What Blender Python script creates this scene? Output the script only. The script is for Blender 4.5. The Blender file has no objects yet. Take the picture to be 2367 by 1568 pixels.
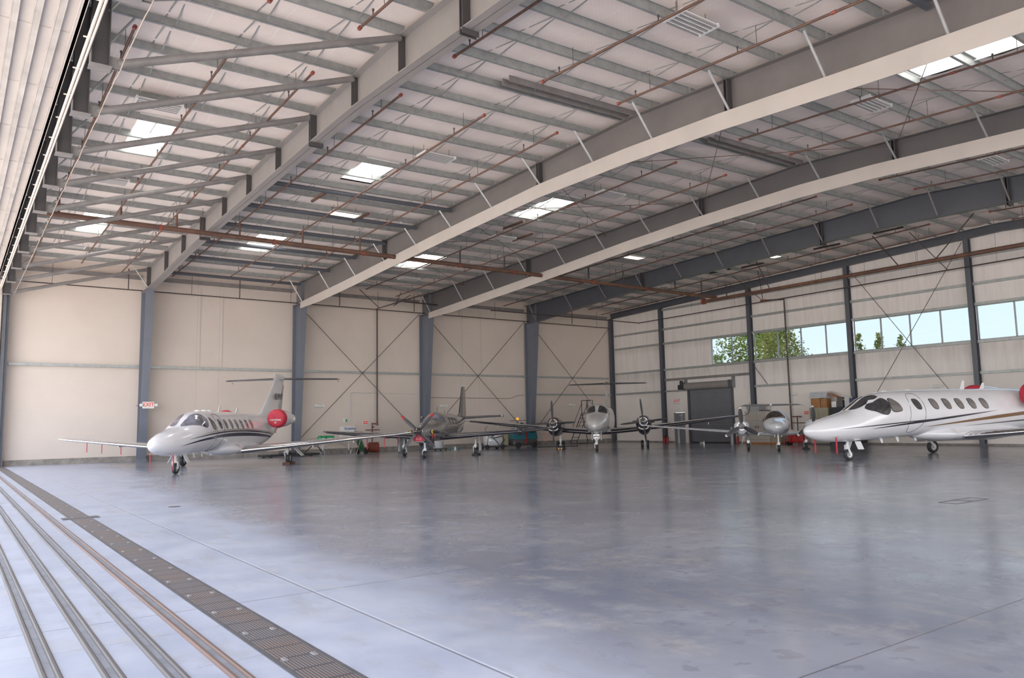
import bpy, math, random
from mathutils import Vector, Matrix
R = math.radians
random.seed(7)
SC = bpy.context.scene
COL = SC.collection

# ------------------------------------------------------------------ helpers
class MB:
    def __init__(s): s.v = []; s.f = []
    def add(s, vs, fs):
        n = len(s.v); s.v += [tuple(p) for p in vs]; s.f += [tuple(i + n for i in f) for f in fs]; return s
    def box(s, a, b):
        x0, y0, z0 = a; x1, y1, z1 = b
        return s.add([(x0,y0,z0),(x1,y0,z0),(x1,y1,z0),(x0,y1,z0),(x0,y0,z1),(x1,y0,z1),(x1,y1,z1),(x0,y1,z1)],
                     [(0,3,2,1),(4,5,6,7),(0,1,5,4),(1,2,6,5),(2,3,7,6),(3,0,4,7)])
    def cbox(s, c, d):
        return s.box([c[i]-d[i]/2 for i in range(3)], [c[i]+d[i]/2 for i in range(3)])
    def bbox(s, a, b, r=.02):                      # box with bevelled vertical and top edges
        x0,y0,z0=a; x1,y1,z1=b
        def ring(i,z):
            return [(x0+i+r,y0+i,z),(x1-i-r,y0+i,z),(x1-i,y0+i+r,z),(x1-i,y1-i-r,z),(x1-i-r,y1-i,z),(x0+i+r,y1-i,z),(x0+i,y1-i-r,z),(x0+i,y0+i+r,z)]
        return s.loft([ring(r*.6,z0),ring(0,z0+r),ring(0,z1-r),ring(r*.6,z1)])
    def loft(s, rings, cap=True, closed=True):
        n = len(rings[0]); o = len(s.v)
        for r in rings: s.v += [tuple(p) for p in r]
        for i in range(len(rings)-1):
            for j in range(n if closed else n-1):
                k = (j+1) % n
                s.f.append((o+i*n+j, o+i*n+k, o+(i+1)*n+k, o+(i+1)*n+j))
        if cap:
            s.f.append(tuple(o+j for j in reversed(range(n))))
            s.f.append(tuple(o+(len(rings)-1)*n+j for j in range(n)))
        return s
    def tube(s, p, q, r=.02, n=10, r2=None):
        return s.path([p, q], r, n, r2)
    def path(s, pts, r=.02, n=8, r2=None):
        pts = [Vector(p) for p in pts]; rings = []
        r2 = r if r2 is None else r2
        up = None
        for i, p in enumerate(pts):
            a = pts[max(i-1, 0)]; b = pts[min(i+1, len(pts)-1)]
            d = (b-a).normalized()
            if up is None: up = Vector((0,0,1)) if abs(d.z) < .9 else Vector((1,0,0))
            x = d.cross(up)
            if x.length < 1e-4: x = d.cross(Vector((0,1,0)))
            x.normalize(); y = x.cross(d).normalized(); up = y
            rr = r + (r2-r)*i/max(len(pts)-1, 1)
            rings.append([p + rr*(math.cos(2*math.pi*k/n)*x + math.sin(2*math.pi*k/n)*y) for k in range(n)])
        return s.loft(rings)
    def bar(s, p, q, w, h, up=(0,0,1)):
        p = Vector(p); q = Vector(q); d = (q-p).normalized(); u = Vector(up)
        if abs(d.dot(u)) > .98: u = Vector((1,0,0))
        x = d.cross(u).normalized(); y = x.cross(d).normalized()
        rg = lambda c: [c-x*w/2-y*h/2, c+x*w/2-y*h/2, c+x*w/2+y*h/2, c-x*w/2+y*h/2]
        return s.loft([rg(p), rg(q)])
    def lathe(s, prof, o=(0,0,0), ax=(0,0,1), n=24, sy=1.0):
        o = Vector(o); d = Vector(ax).normalized()
        u = Vector((0,0,1)) if abs(d.z) < .9 else Vector((1,0,0))
        x = d.cross(u).normalized(); y = x.cross(d).normalized()
        return s.loft([[o + d*t + max(r,1e-4)*(math.cos(2*math.pi*k/n)*x + sy*math.sin(2*math.pi*k/n)*y) for k in range(n)] for t, r in prof])
    def build(s, name, mat, parent=None, smooth=None, **kw):
        me = bpy.data.meshes.new(name); me.from_pydata([tuple(map(float,p)) for p in s.v], [], s.f); me.validate(); me.update()
        import bmesh
        bm = bmesh.new(); bm.from_mesh(me); bmesh.ops.recalc_face_normals(bm, faces=bm.faces); bm.to_mesh(me); bm.free()
        me.materials.append(mat)
        if smooth is not None:
            for p in me.polygons: p.use_smooth = True
            try: me.set_sharp_from_angle(angle=R(smooth))
            except Exception: pass
        o = bpy.data.objects.new(name, me); COL.objects.link(o); o.parent = parent
        return tag(o, **kw)
def tag(o, label=None, cat=None, group=None, kind=None):
    if label: o['label'] = label
    if cat: o['category'] = cat
    if group: o['group'] = group
    if kind: o['kind'] = kind
    return o
def thing(name, label, cat, loc=(0,0,0), rz=0, group=None):
    o = bpy.data.objects.new(name, None); COL.objects.link(o); o.empty_display_size = .2
    o.location = loc; o.rotation_euler = (0,0,rz)
    return tag(o, label, cat, group)
def dup(root, loc, rz, label=None, group=None, parent=None):
    r = root.copy(); COL.objects.link(r); r.location = loc; r.rotation_euler = (0,0,rz); r.parent = parent
    if label: r['label'] = label
    if group: r['group'] = group
    for ch in list(root.children):
        c = ch.copy(); COL.objects.link(c); c.parent = r
        for g in list(ch.children):
            d = g.copy(); COL.objects.link(d); d.parent = c
    return r
def text(name, body, size, mat, parent, M, ext=.004, sx=1.0, font_align='CENTER'):
    cu = bpy.data.curves.new(name, 'FONT'); cu.body = body; cu.size = size; cu.extrude = ext; cu.resolution_u = 2
    cu.align_x = font_align; cu.align_y = 'CENTER'; cu.offset = size*.018
    t = bpy.data.objects.new(name+'_tmp', cu); COL.objects.link(t)
    bpy.context.view_layer.update()
    me = bpy.data.meshes.new_from_object(t.evaluated_get(bpy.context.evaluated_depsgraph_get()))
    bpy.data.objects.remove(t); me.name = name
    me.transform(M @ Matrix.Diagonal((sx,1,1,1))); me.materials.clear(); me.materials.append(mat)
    o = bpy.data.objects.new(name, me); COL.objects.link(o); o.parent = parent
    return o
def frame(o, x, y):                                # matrix: local X->x, local Y->y
    x = Vector(x).normalized(); y = Vector(y).normalized(); z = x.cross(y)
    M = Matrix((x, y, z)).transposed().to_4x4(); M.translation = Vector(o); return M

# ------------------------------------------------------------------ materials
def base(name):
    m = bpy.data.materials.new(name); m.use_nodes = True
    nt = m.node_tree; b = nt.nodes['Principled BSDF']; return m, nt, b
def N(nt, t, **kw):
    n = nt.nodes.new(t)
    for k, v in kw.items():
        if k in n.inputs.keys() if hasattr(n.inputs,'keys') else False: n.inputs[k].default_value = v
        else: setattr(n, k, v)
    return n
def setin(n, **kw):
    for k, v in kw.items(): n.inputs[k.replace('_',' ')].default_value = v
    return n
def c4(c): return (c[0], c[1], c[2], 1)
def mat(name, c, rough=.5, metal=0, var=.08, scale=3, coat=0, bump=0, emit=None, es=1, c2=None, stretch=None):
    m, nt, b = base(name)
    b.inputs['Roughness'].default_value = rough; b.inputs['Metallic'].default_value = metal
    if coat: b.inputs['Coat Weight'].default_value = coat; b.inputs['Coat Roughness'].default_value = .05
    tc = nt.nodes.new('ShaderNodeTexCoord'); mp = nt.nodes.new('ShaderNodeMapping')
    nt.links.new(tc.outputs['Object'], mp.inputs['Vector'])
    if stretch: mp.inputs['Scale'].default_value = stretch
    no = nt.nodes.new('ShaderNodeTexNoise'); setin(no, Scale=scale, Detail=5, Roughness=.6)
    nt.links.new(mp.outputs[0], no.inputs['Vector'])
    mx = nt.nodes.new('ShaderNodeMix'); mx.data_type = 'RGBA'
    if c2 is None: c2 = tuple(max(0, x*(1-var*2.2)) for x in c)
    rp = nt.nodes.new('ShaderNodeMapRange'); setin(rp, From_Min=.35, From_Max=.68)
    nt.links.new(no.outputs['Fac'], rp.inputs['Value']); nt.links.new(rp.outputs[0], mx.inputs['Factor'])
    mx.inputs['A'].default_value = c4(c); mx.inputs['B'].default_value = c4(c2)
    nt.links.new(mx.outputs['Result'], b.inputs['Base Color'])
    if bump:
        bp = nt.nodes.new('ShaderNodeBump'); setin(bp, Strength=bump, Distance=.02)
        nt.links.new(no.outputs['Fac'], bp.inputs['Height']); nt.links.new(bp.outputs[0], b.inputs['Normal'])
    if emit: b.inputs['Emission Color'].default_value = c4(emit); b.inputs['Emission Strength'].default_value = es
    return m
class G:                                           # tiny node expression helper
    def __init__(s, nt): s.nt = nt
    def m(s, op, a, b=0, c=0, clamp=False):
        n = s.nt.nodes.new('ShaderNodeMath'); n.operation = op; n.use_clamp = clamp
        for i, x in enumerate((a, b, c)):
            if hasattr(x, 'is_linked'): s.nt.links.new(x, n.inputs[i])
            else: n.inputs[i].default_value = x
        return n.outputs[0]
    def ss(s, x, a, b):
        n = s.nt.nodes.new('ShaderNodeMapRange'); n.interpolation_type = 'SMOOTHSTEP'
        s.nt.links.new(x, n.inputs['Value']); setin(n, From_Min=a, From_Max=b); return n.outputs[0]
    def noise(s, vec, sc, det=5, rough=.6, scale=None):
        if scale:
            mp = s.nt.nodes.new('ShaderNodeMapping'); s.nt.links.new(vec, mp.inputs[0]); mp.inputs['Scale'].default_value = scale; vec = mp.outputs[0]
        n = s.nt.nodes.new('ShaderNodeTexNoise'); setin(n, Scale=sc, Detail=det, Roughness=rough); s.nt.links.new(vec, n.inputs['Vector']); return n.outputs['Fac']
    def mix(s, f, a, b):
        n = s.nt.nodes.new('ShaderNodeMix'); n.data_type = 'RGBA'
        for k, x in (('Factor', f), ('A', a), ('B', b)):
            if hasattr(x, 'is_linked'): s.nt.links.new(x, n.inputs[k])
            else: n.inputs[k].default_value = x if k == 'Factor' else c4(x)
        return n.outputs['Result']
    def line(s, x, pos, w):                        # 1 on a line x=pos of half width w
        return s.m('LESS_THAN', s.m('ABSOLUTE', s.m('SUBTRACT', x, pos)), w)
def coords(nt):
    tc = nt.nodes.new('ShaderNodeTexCoord'); sx = nt.nodes.new('ShaderNodeSeparateXYZ'); nt.links.new(tc.outputs['Object'], sx.inputs[0])
    return tc.outputs['Object'], sx.outputs[0], sx.outputs[1], sx.outputs[2]

def floor_mat():
    m, nt, b = base('polished_concrete'); g = G(nt); v, x, y, z = coords(nt)
    big = g.noise(v, .22, 6, .65); med = g.noise(v, 1.1, 7, .7); spots = g.noise(v, 4.2, 3, .55); streak = g.noise(v, .9, 6, .7, (1, .25, 1))
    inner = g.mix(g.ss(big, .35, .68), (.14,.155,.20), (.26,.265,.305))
    inner = g.mix(g.m('MULTIPLY', g.ss(med, .5, .72), .4), inner, (.36,.355,.37))
    inner = g.mix(g.m('MULTIPLY', g.ss(spots, .58, .64), .55), inner, (.15,.15,.185))
    inner = g.mix(g.m('MULTIPLY', g.ss(streak, .55, .75), .35), inner, (.36,.33,.31))
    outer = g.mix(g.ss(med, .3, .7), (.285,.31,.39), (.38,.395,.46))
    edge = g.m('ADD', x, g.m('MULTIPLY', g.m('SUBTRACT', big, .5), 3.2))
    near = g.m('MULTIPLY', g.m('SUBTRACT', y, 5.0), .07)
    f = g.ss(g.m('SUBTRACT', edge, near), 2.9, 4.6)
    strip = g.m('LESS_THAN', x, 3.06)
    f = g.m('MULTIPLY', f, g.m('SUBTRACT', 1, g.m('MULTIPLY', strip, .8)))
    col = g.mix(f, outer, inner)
    jl = g.line(x, 3.06, .008)
    for k in (12.2, 21.6, 30.5, 39.2): jl = g.m('MAXIMUM', jl, g.line(x, k, .009))
    for k in (-2.0, 3.1, 7.7, 16.8, 25.9, 35, 43.3): jl = g.m('MAXIMUM', jl, g.line(y, k, .008))
    col = g.mix(g.m('MULTIPLY', jl, .75), col, (.05,.05,.055))
    lj = g.line(x, 3.085, .008); col = g.mix(g.m('MULTIPLY', lj, .5), col, (.6,.6,.62))
    smear = g.noise(v, 2.6, 6, .72, (1.0, .35, 1)); sp2 = g.noise(v, .8, 6, .7)
    col = g.mix(g.m('MULTIPLY', g.ss(smear, .50, .68), .48), col, (.25,.235,.235)); col = g.mix(g.m('MULTIPLY', g.ss(sp2, .54, .70), .42), col, (.44,.40,.35))
    wob = g.m('ADD', y, g.m('MULTIPLY', g.noise(v, 3.0, 4, .6), .16)); crk = g.m('LESS_THAN', g.m('ABSOLUTE', g.m('SUBTRACT', g.m('FRACT', g.m('MULTIPLY', wob, .93)), .5)), .0045)
    crk = g.m('MULTIPLY', g.m('MULTIPLY', crk, g.m('LESS_THAN', x, 1.95)), g.ss(sp2, .42, .5)); col = g.mix(g.m('MULTIPLY', crk, .6), col, (.12,.11,.11))
    nt.links.new(col, b.inputs['Base Color'])
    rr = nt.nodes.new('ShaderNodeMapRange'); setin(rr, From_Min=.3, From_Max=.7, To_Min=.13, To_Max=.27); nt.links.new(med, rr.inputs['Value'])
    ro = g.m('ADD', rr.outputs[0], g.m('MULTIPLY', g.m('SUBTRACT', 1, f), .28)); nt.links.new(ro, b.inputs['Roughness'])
    b.inputs['Specular IOR Level'].default_value = .8
    bp = nt.nodes.new('ShaderNodeBump'); setin(bp, Strength=.05, Distance=.02); nt.links.new(med, bp.inputs['Height']); nt.links.new(bp.outputs[0], b.inputs['Normal'])
    return m
def wall_mat():                                    # smooth tilt-up wall
    m, nt, b = base('beige_painted_concrete'); g = G(nt); v, x, y, z = coords(nt)
    n1 = g.noise(v, .5, 5, .6); n2 = g.noise(v, 1.2, 5, .7, (.3, .3, 3))
    col = g.mix(g.ss(n1, .3, .7), (.65,.56,.49), (.69,.595,.525)); col = g.mix(g.m('MULTIPLY', g.ss(n2, .5, .8), .25), col, (.63,.54,.47))
    jl = g.line(x, 11.4, .012)
    for k in (12.65, 29.35, 30.95): jl = g.m('MAXIMUM', jl, g.line(x, k, .012))
    col = g.mix(g.m('MULTIPLY', jl, .35), col, (.3,.25,.22))
    nt.links.new(col, b.inputs['Base Color']); b.inputs['Roughness'].default_value = .75
    return m
def liner_mat():                                   # right wall: painted panel below, faced insulation above
    m, nt, b = base('liner_panel_and_insulation'); g = G(nt); v, x, y, z = coords(nt)
    n1 = g.noise(v, 1.0, 6, .7, (1, 2.2, .25)); n2 = g.noise(v, .5, 5, .6)
    up = g.mix(g.ss(n1, .35, .75), (.86,.80,.765), (.74,.68,.645)); lo = g.mix(g.ss(n2, .3, .7), (.86,.785,.73), (.80,.73,.67))
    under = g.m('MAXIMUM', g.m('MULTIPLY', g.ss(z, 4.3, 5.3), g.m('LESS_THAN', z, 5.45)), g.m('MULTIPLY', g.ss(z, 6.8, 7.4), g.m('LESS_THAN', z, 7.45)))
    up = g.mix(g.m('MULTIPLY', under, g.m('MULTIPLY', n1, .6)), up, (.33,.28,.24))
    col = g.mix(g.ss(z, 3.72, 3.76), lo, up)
    seam = g.m('LESS_THAN', g.m('ABSOLUTE', g.m('SUBTRACT', g.m('FRACT', g.m('MULTIPLY', y, .82)), .5)), .008)
    col = g.mix(g.m('MULTIPLY', g.m('MULTIPLY', seam, g.m('GREATER_THAN', z, 3.76)), .22), col, (.3,.28,.27))
    nt.links.new(col, b.inputs['Base Color']); b.inputs['Roughness'].default_value = .6
    bp = nt.nodes.new('ShaderNodeBump'); setin(bp, Strength=.35, Distance=.05); nt.links.new(n1, bp.inputs['Height']); nt.links.new(bp.outputs[0], b.inputs['Normal'])
    return m
def ceil_mat():                                    # white vinyl-faced insulation with scrim threads and laps
    m, nt, b = base('white_scrim_insulation'); g = G(nt); v, x, y, z = coords(nt)
    n1 = g.noise(v, 1.5, 5, .6); a = g.m('ADD', x, y); c = g.m('SUBTRACT', x, y)
    d1 = g.m('GREATER_THAN', g.m('ABSOLUTE', g.m('SUBTRACT', g.m('FRACT', g.m('MULTIPLY', a, 7.5)), .5)), .46)
    d2 = g.m('GREATER_THAN', g.m('ABSOLUTE', g.m('SUBTRACT', g.m('FRACT', g.m('MULTIPLY', c, 7.5)), .5)), .46)
    lap = g.m('GREATER_THAN', g.m('ABSOLUTE', g.m('SUBTRACT', g.m('FRACT', g.m('MULTIPLY', g.m('ADD', x, g.m('MULTIPLY', n1, .12)), .66)), .5)), .487)
    col = g.mix(g.ss(n1, .35, .7), (.93,.815,.755), (.88,.76,.70))
    col = g.mix(g.m('MULTIPLY', g.m('MAXIMUM', d1, d2), .16), col, (.5,.47,.45)); col = g.mix(g.m('MULTIPLY', lap, .45), col, (.97,.93,.9))
    nt.links.new(col, b.inputs['Base Color']); b.inputs['Roughness'].default_value = .45
    bp = nt.nodes.new('ShaderNodeBump'); setin(bp, Strength=.4, Distance=.05); nt.links.new(g.m('ADD', n1, g.m('MULTIPLY', lap, .5)), bp.inputs['Height']); nt.links.new(bp.outputs[0], b.inputs['Normal'])
    return m
def grate_mat():
    m, nt, b = base('steel_grate'); g = G(nt); v, x, y, z = coords(nt)
    bars = g.m('LESS_THAN', g.m('FRACT', g.m('MULTIPLY', x, 42)), .5); cr = g.m('SUBTRACT', 0, g.m('LESS_THAN', g.m('FRACT', g.m('MULTIPLY', y, 3.2)), .10)); bars = g.m('ADD', bars, cr, 0, True); cr = g.m('MULTIPLY', bars, 0)
    n1 = g.noise(v, 1.3, 4, .6)
    metal = g.mix(g.ss(n1, .4, .65), (.19,.17,.165), (.24,.165,.125))
    nt.links.new(g.mix(g.m('MAXIMUM', bars, cr), (.055,.05,.055), metal), b.inputs['Base Color']); b.inputs['Roughness'].default_value = .55; b.inputs['Metallic'].default_value = .3
    return m
def twotone(name, lo, hi, zc, rough=.2, soft=.01, metal=0, slope=0):
    m, nt, b = base(name); g = G(nt); v, x, y, z = coords(nt)
    zz = g.m('ADD', z, g.m('MULTIPLY', x, slope)); n = g.noise(v, 2, 3)
    c = g.mix(g.ss(zz, zc-soft, zc+soft), lo, hi); c = g.mix(g.m('MULTIPLY', n, .12), c, (.25,.25,.27))
    nt.links.new(c, b.inputs['Base Color']); b.inputs['Roughness'].default_value = rough; b.inputs['Metallic'].default_value = metal
    b.inputs['Coat Weight'].default_value = .6; return m
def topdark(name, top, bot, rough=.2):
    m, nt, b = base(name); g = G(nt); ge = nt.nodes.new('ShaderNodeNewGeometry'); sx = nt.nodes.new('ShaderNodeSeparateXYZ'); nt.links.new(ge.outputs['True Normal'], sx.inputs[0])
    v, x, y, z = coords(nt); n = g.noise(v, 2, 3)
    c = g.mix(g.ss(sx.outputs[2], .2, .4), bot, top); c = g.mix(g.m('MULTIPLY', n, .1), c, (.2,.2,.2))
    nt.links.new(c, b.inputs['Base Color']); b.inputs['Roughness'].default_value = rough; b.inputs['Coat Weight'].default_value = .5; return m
def glass_mat(name, tint, rough=.02):
    m, nt, b = base(name); nt.nodes.remove(b)
    tr = nt.nodes.new('ShaderNodeBsdfTransparent'); tr.inputs[0].default_value = c4(tint)
    gl = nt.nodes.new('ShaderNodeBsdfGlossy'); gl.inputs['Roughness'].default_value = rough
    fr = nt.nodes.new('ShaderNodeFresnel'); fr.inputs['IOR'].default_value = 1.45
    mx = nt.nodes.new('ShaderNodeMixShader'); nt.links.new(fr.outputs[0], mx.inputs[0]); nt.links.new(tr.outputs[0], mx.inputs[1]); nt.links.new(gl.outputs[0], mx.inputs[2])
    nt.links.new(mx.outputs[0], nt.nodes['Material Output'].inputs[0]); return m
def leaf_mat(name, a, b_):
    m, nt, b = base(name); g = G(nt); v, x, y, z = coords(nt)
    nt.links.new(g.mix(g.ss(g.noise(v, 1.1, 4), .35, .65), a, b_), b.inputs['Base Color']); b.inputs['Roughness'].default_value = .5
    return m

M = dict(
 floor=floor_mat(), wall=wall_mat(), liner=liner_mat(), ceil=ceil_mat(), grate=grate_mat(),
 frame=mat('grey_painted_steel', (.27,.25,.24), .45, 0, .06, 1.5), frame_shade=mat('shaded_grey_painted_steel', (.155,.14,.135), .45, 0, .08, 1.0), frame_deep_shade=mat('deep_shaded_grey_painted_steel', (.10,.093,.096), .45, 0, .06, 1.0), framed=mat('dark_and_shaded_grey_steel', (.075,.082,.10), .45, 0, .06, 1.5),  # darker frame greys stand in for weaker light deeper inside
 col=mat('blue_grey_painted_steel', (.135,.15,.19), .45, 0, .06, 1.2), post=mat('brown_grey_painted_steel', (.055,.050,.052), .5, 0, .08, 1.2),
 galv=mat('galvanised_steel', (.40,.42,.41), .42, .35, .12, 5), strut=mat('grey_tube_steel', (.22,.205,.20), .45, 0, .12, 3),
 curtain=mat('cream_sheet_metal', (.56,.505,.46), .45, 0, .06, .6), soffit=mat('white_ribbed_steel', (.58,.53,.50), .45, 0, .06, .8),
 soffitrib=mat('grey_white_channel', (.56,.52,.49), .45, 0, .15, 1.4), rail=mat('cream_conduit', (.80,.69,.60), .35, 0, .06, 2),
 pipe=mat('rusty_black_pipe', (.16,.075,.045), .55, .2, .25, 2.5, c2=(.085,.045,.035)), redfit=mat('red_painted_fitting', (.30,.055,.03), .5, 0, .15, 9),
 dpipe=mat('dark_brown_pipe', (.055,.038,.035), .5, .2, .1, 3), rod=mat('dark_steel_rod', (.10,.085,.08), .5, .3, .1, 5),
 zinc=mat('bright_zinc_rod', (.62,.62,.62), .35, .5, .08, 5), curb=mat('rough_curb_concrete', (.30,.27,.24), .85, 0, .2, 3, bump=.3),
 apron=mat('outdoor_concrete', (.52,.47,.42), .85, 0, .1, .3), grass=mat('dry_grass_ground', (.20,.21,.08), .9, 0, .2, .5),
 track=mat('worn_steel_track', (.105,.092,.088), .6, .1, .2, 3, c2=(.06,.045,.04), stretch=(1,.15,1)), trackr=mat('rusty_steel_track', (.16,.078,.052), .6, .1, .2, 3, c2=(.085,.055,.045), stretch=(1,.15,1)),
 white=mat('white_enamel', (.80,.80,.79), .35, 0, .03, 4), wpaint=mat('glossy_white_aircraft_paint', (.83,.82,.84), .16, 0, .02, 2, coat=.8),
 spaint=mat('silver_aircraft_paint', (.84,.83,.86), .2, .0, .03, 2, coat=.8), chrome=mat('polished_metal', (.75,.75,.75), .12, 1, .04, 3),
 dchrome=mat('dark_polished_metal', (.33,.32,.32), .12, 1, .04, 3),
 black=mat('black_rubber', (.018,.018,.02), .6, 0, .1, 8), blackg=mat('gloss_black_paint', (.022,.02,.028), .15, 0, .05, 3, coat=.7),
 navy=mat('navy_paint', (.012,.014,.045), .18, 0, .05, 3, coat=.7), brown=mat('bronze_stripe_paint', (.22,.12,.055), .3, 0, .05, 3), grey=mat('grey_stripe_paint', (.13,.12,.12), .3, 0, .05, 3),
 acglass=mat('dark_cockpit_glass', (.05,.05,.055), .06, 0, .3, 1.5, coat=1), acglass2=mat('shaded_cabin_glass', (.20,.18,.17), .12, 0, .2, 3, coat=.8), lwind=mat('grey_cockpit_glass', (.24,.24,.30), .08, 0, .35, 2.5, coat=1),
 trimd=mat('dark_window_seal', (.03,.028,.03), .5), red=mat('red_fabric_cover', (.60,.025,.05), .7, 0, .12, 6), redp=mat('red_plastic', (.42,.02,.02), .4, 0, .1, 5),
 tan=mat('tan_enamel', (.36,.32,.22), .5, 0, .05, 3), beige=mat('beige_cabinet_enamel', (.42,.375,.33), .5, 0, .05, 3), orange=mat('orange_plywood', (.42,.14,.04), .6, 0, .2, 5),
 card=mat('brown_cardboard', (.38,.17,.06), .8, 0, .12, 5), teal=mat('teal_plastic', (.012,.15,.19), .35, 0, .08, 4), dgrey=mat('dark_grey_plastic', (.07,.065,.07), .5, 0, .1, 5),
 green=mat('green_plastic', (.02,.30,.11), .4, 0, .1, 5), dgreen=mat('dark_green_cylinder', (.03,.09,.03), .35, 0, .1, 5), vbrown=mat('brown_valve_paint', (.17,.05,.04), .5, 0, .1, 5), bgrey=mat('blue_grey_plastic', (.13,.16,.20), .5, 0, .08, 4),
 door=mat('grey_door_paint', (.20,.205,.235), .4, 0, .04, 2), roll=mat('rolling_slat_steel', (.145,.15,.165), .4, 0, .06, 1.5), rollh=mat('grey_brown_hood', (.26,.235,.22), .4, 0, .06, 1.5),
 alu=mat('mill_aluminium', (.50,.49,.49), .35, .5, .06, 5), winf=mat('grey_window_frame', (.30,.30,.31), .4, .3, .05, 4),
 pane=glass_mat('tinted_window_glass', (.185,.235,.262)), amber=mat('amber_lens', (.8,.32,.02), .3, emit=(1,.5,.05), es=.4), yellow=mat('yellow_paint', (.8,.5,.02), .4),
 lamp_off=mat('unlit_lamp_white', (.82,.80,.77), .4), lamp_on=mat('lit_lamp', (1,.9,.75), .4, emit=(1,.80,.52), es=9), sky=mat('skylight_diffuser', (.9,.9,.9), .5, emit=(1,.975,.93), es=4.2),
 signr=mat('red_lettering', (.75,.04,.03), .5, emit=(1,.08,.05), es=.08), signw=mat('white_sign_face', (.85,.84,.80), .4), blue=mat('blue_ink', (.03,.07,.35), .5),
 bark=mat('tree_bark', (.09,.06,.04), .9, 0, .2, 6), leafa=leaf_mat('green_leaves', (.10,.16,.03), (.34,.36,.07)), leafb=leaf_mat('yellow_green_leaves', (.20,.22,.07), (.42,.38,.12)),
 blueb=mat('dark_blue_plastic', (.015,.02,.07), .4), clear=mat('pale_plastic', (.55,.56,.58), .3), hose=mat('red_rubber_hose', (.24,.05,.03), .55, 0, .2, 12),
)
M['bgrey2'] = mat('grey_bin_plastic', (.33,.335,.34), .4)
# ------------------------------------------------------------------ building
D, L, YS = 46.6, 44.1, -13.0
XF = [8.55, 17.2, 26.15, 35.2]
def lerp(x, xs, ys):
    if x <= xs[0]: return ys[0]
    for i in range(len(xs)-1):
        if x <= xs[i+1]: return ys[i]+(ys[i+1]-ys[i])*(x-xs[i])/(xs[i+1]-xs[i])
    return ys[-1]
def RT(x, y):                                      # top of the rafters
    H = lerp(x, [1.5, 8.55, 17.2, 26.15, 35.2, 44], [11.10, 11.12, 11.27, 11.36, 11.62, 11.58])
    return H-(y-16.8)*(H-10.5)/29.7 if y > 16.8 else H-(16.8-y)*.05
PY = [0.6+0*1, 2.2, 3.7, 5.6, 7.2, 8.65, 10.1, 11.55, 13.0, 14.5, 15.9, 17.25, 18.6, 20.05, 21.5, 23.05, 24.6, 26.15, 27.7, 29.25, 30.8, 32.4, 34.0, 35.7, 37.4, 39.15, 40.9, 42.9, 45.0, 46.3]
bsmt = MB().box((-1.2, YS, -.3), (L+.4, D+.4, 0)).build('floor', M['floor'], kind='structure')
M['tanc'] = mat('tan_conduit', (.42,.33,.26), .45); M['groove'] = mat('track_groove_concrete', (.20,.20,.22), .6, 0, .15, 4)
MB().add([(-260,-180,-.06),(-1.2,-180,-.06),(-1.2,200,-.06),(-260,200,-.06)], [(0,1,2,3)]).build('floor_apron', M['apron'], kind='structure')['label'] = 'concrete apron outside the hangar door'
MB().add([(L+.4,-180,-.1),(320,-180,-.1),(320,220,-.1),(L+.4,220,-.1)], [(0,1,2,3)]).build('floor_ground', M['grass'], kind='structure')['label'] = 'ground outside beyond the window wall'
MB().box((-.2, D, 0), (L+.4, D+.4, 10.95)).build('wall_back', M['wall'], kind='structure')
MB().box((1.7, YS-.3, 9.6), (L+.4, YS, 10.4)).box((1.7, YS-.3, 0), (3.7, YS, 9.6)).box((L-3, YS-.3, 0), (L+.4, YS, 9.6)).build('wall_front', M['wall'], kind='structure')  # unseen near wall, opening added to let light reach the far bays
MB().add([(-1.2,-180,-.05),(L+.4,-180,-.05),(L+.4,YS,-.05),(-1.2,YS,-.05)], [(0,1,2,3)]).build('floor_south_bounce_apron', M['apron'], kind='structure')['label'] = 'unseen concrete apron added outside the opened near side to bounce light'  # unseen ground added to throw light in through that opening
# right wall with an opening for the window strip, the man door and the rolling door
wr = MB()
for a, b, z0, z1 in ((YS, D, 7.45, 10.4), (36.25, D, 5.58, 7.45), (40.05, D, 0, 5.58), (38.5, 38.98, 0, 5.58), (38.98, 40.05, 2.23, 5.58), (34.55, 38.5, 3.88, 5.58), (YS, 34.55, 0, 5.58), (YS, 9, 5.58, 7.45)):
    wr.box((L, a, z0), (L+.18, b, z1))
wr.loft([[(x,YS,10.39),(x,D,10.39),(x,D,10.95),(x,16.8,12.05),(x,YS,10.5)] for x in (L,L+.18)])
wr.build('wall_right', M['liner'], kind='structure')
MB().box((2.3, D-.12, 0), (L, D, .3)).build('baseboard_back', M['curb'], kind='structure')
MB().box((L-.06, 9, 0), (L, 34.3, .12)).box((L-.06, 40.1, 0), (L, D-.12, .12)).build('baseboard_right', M['curb'], kind='structure')
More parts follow.
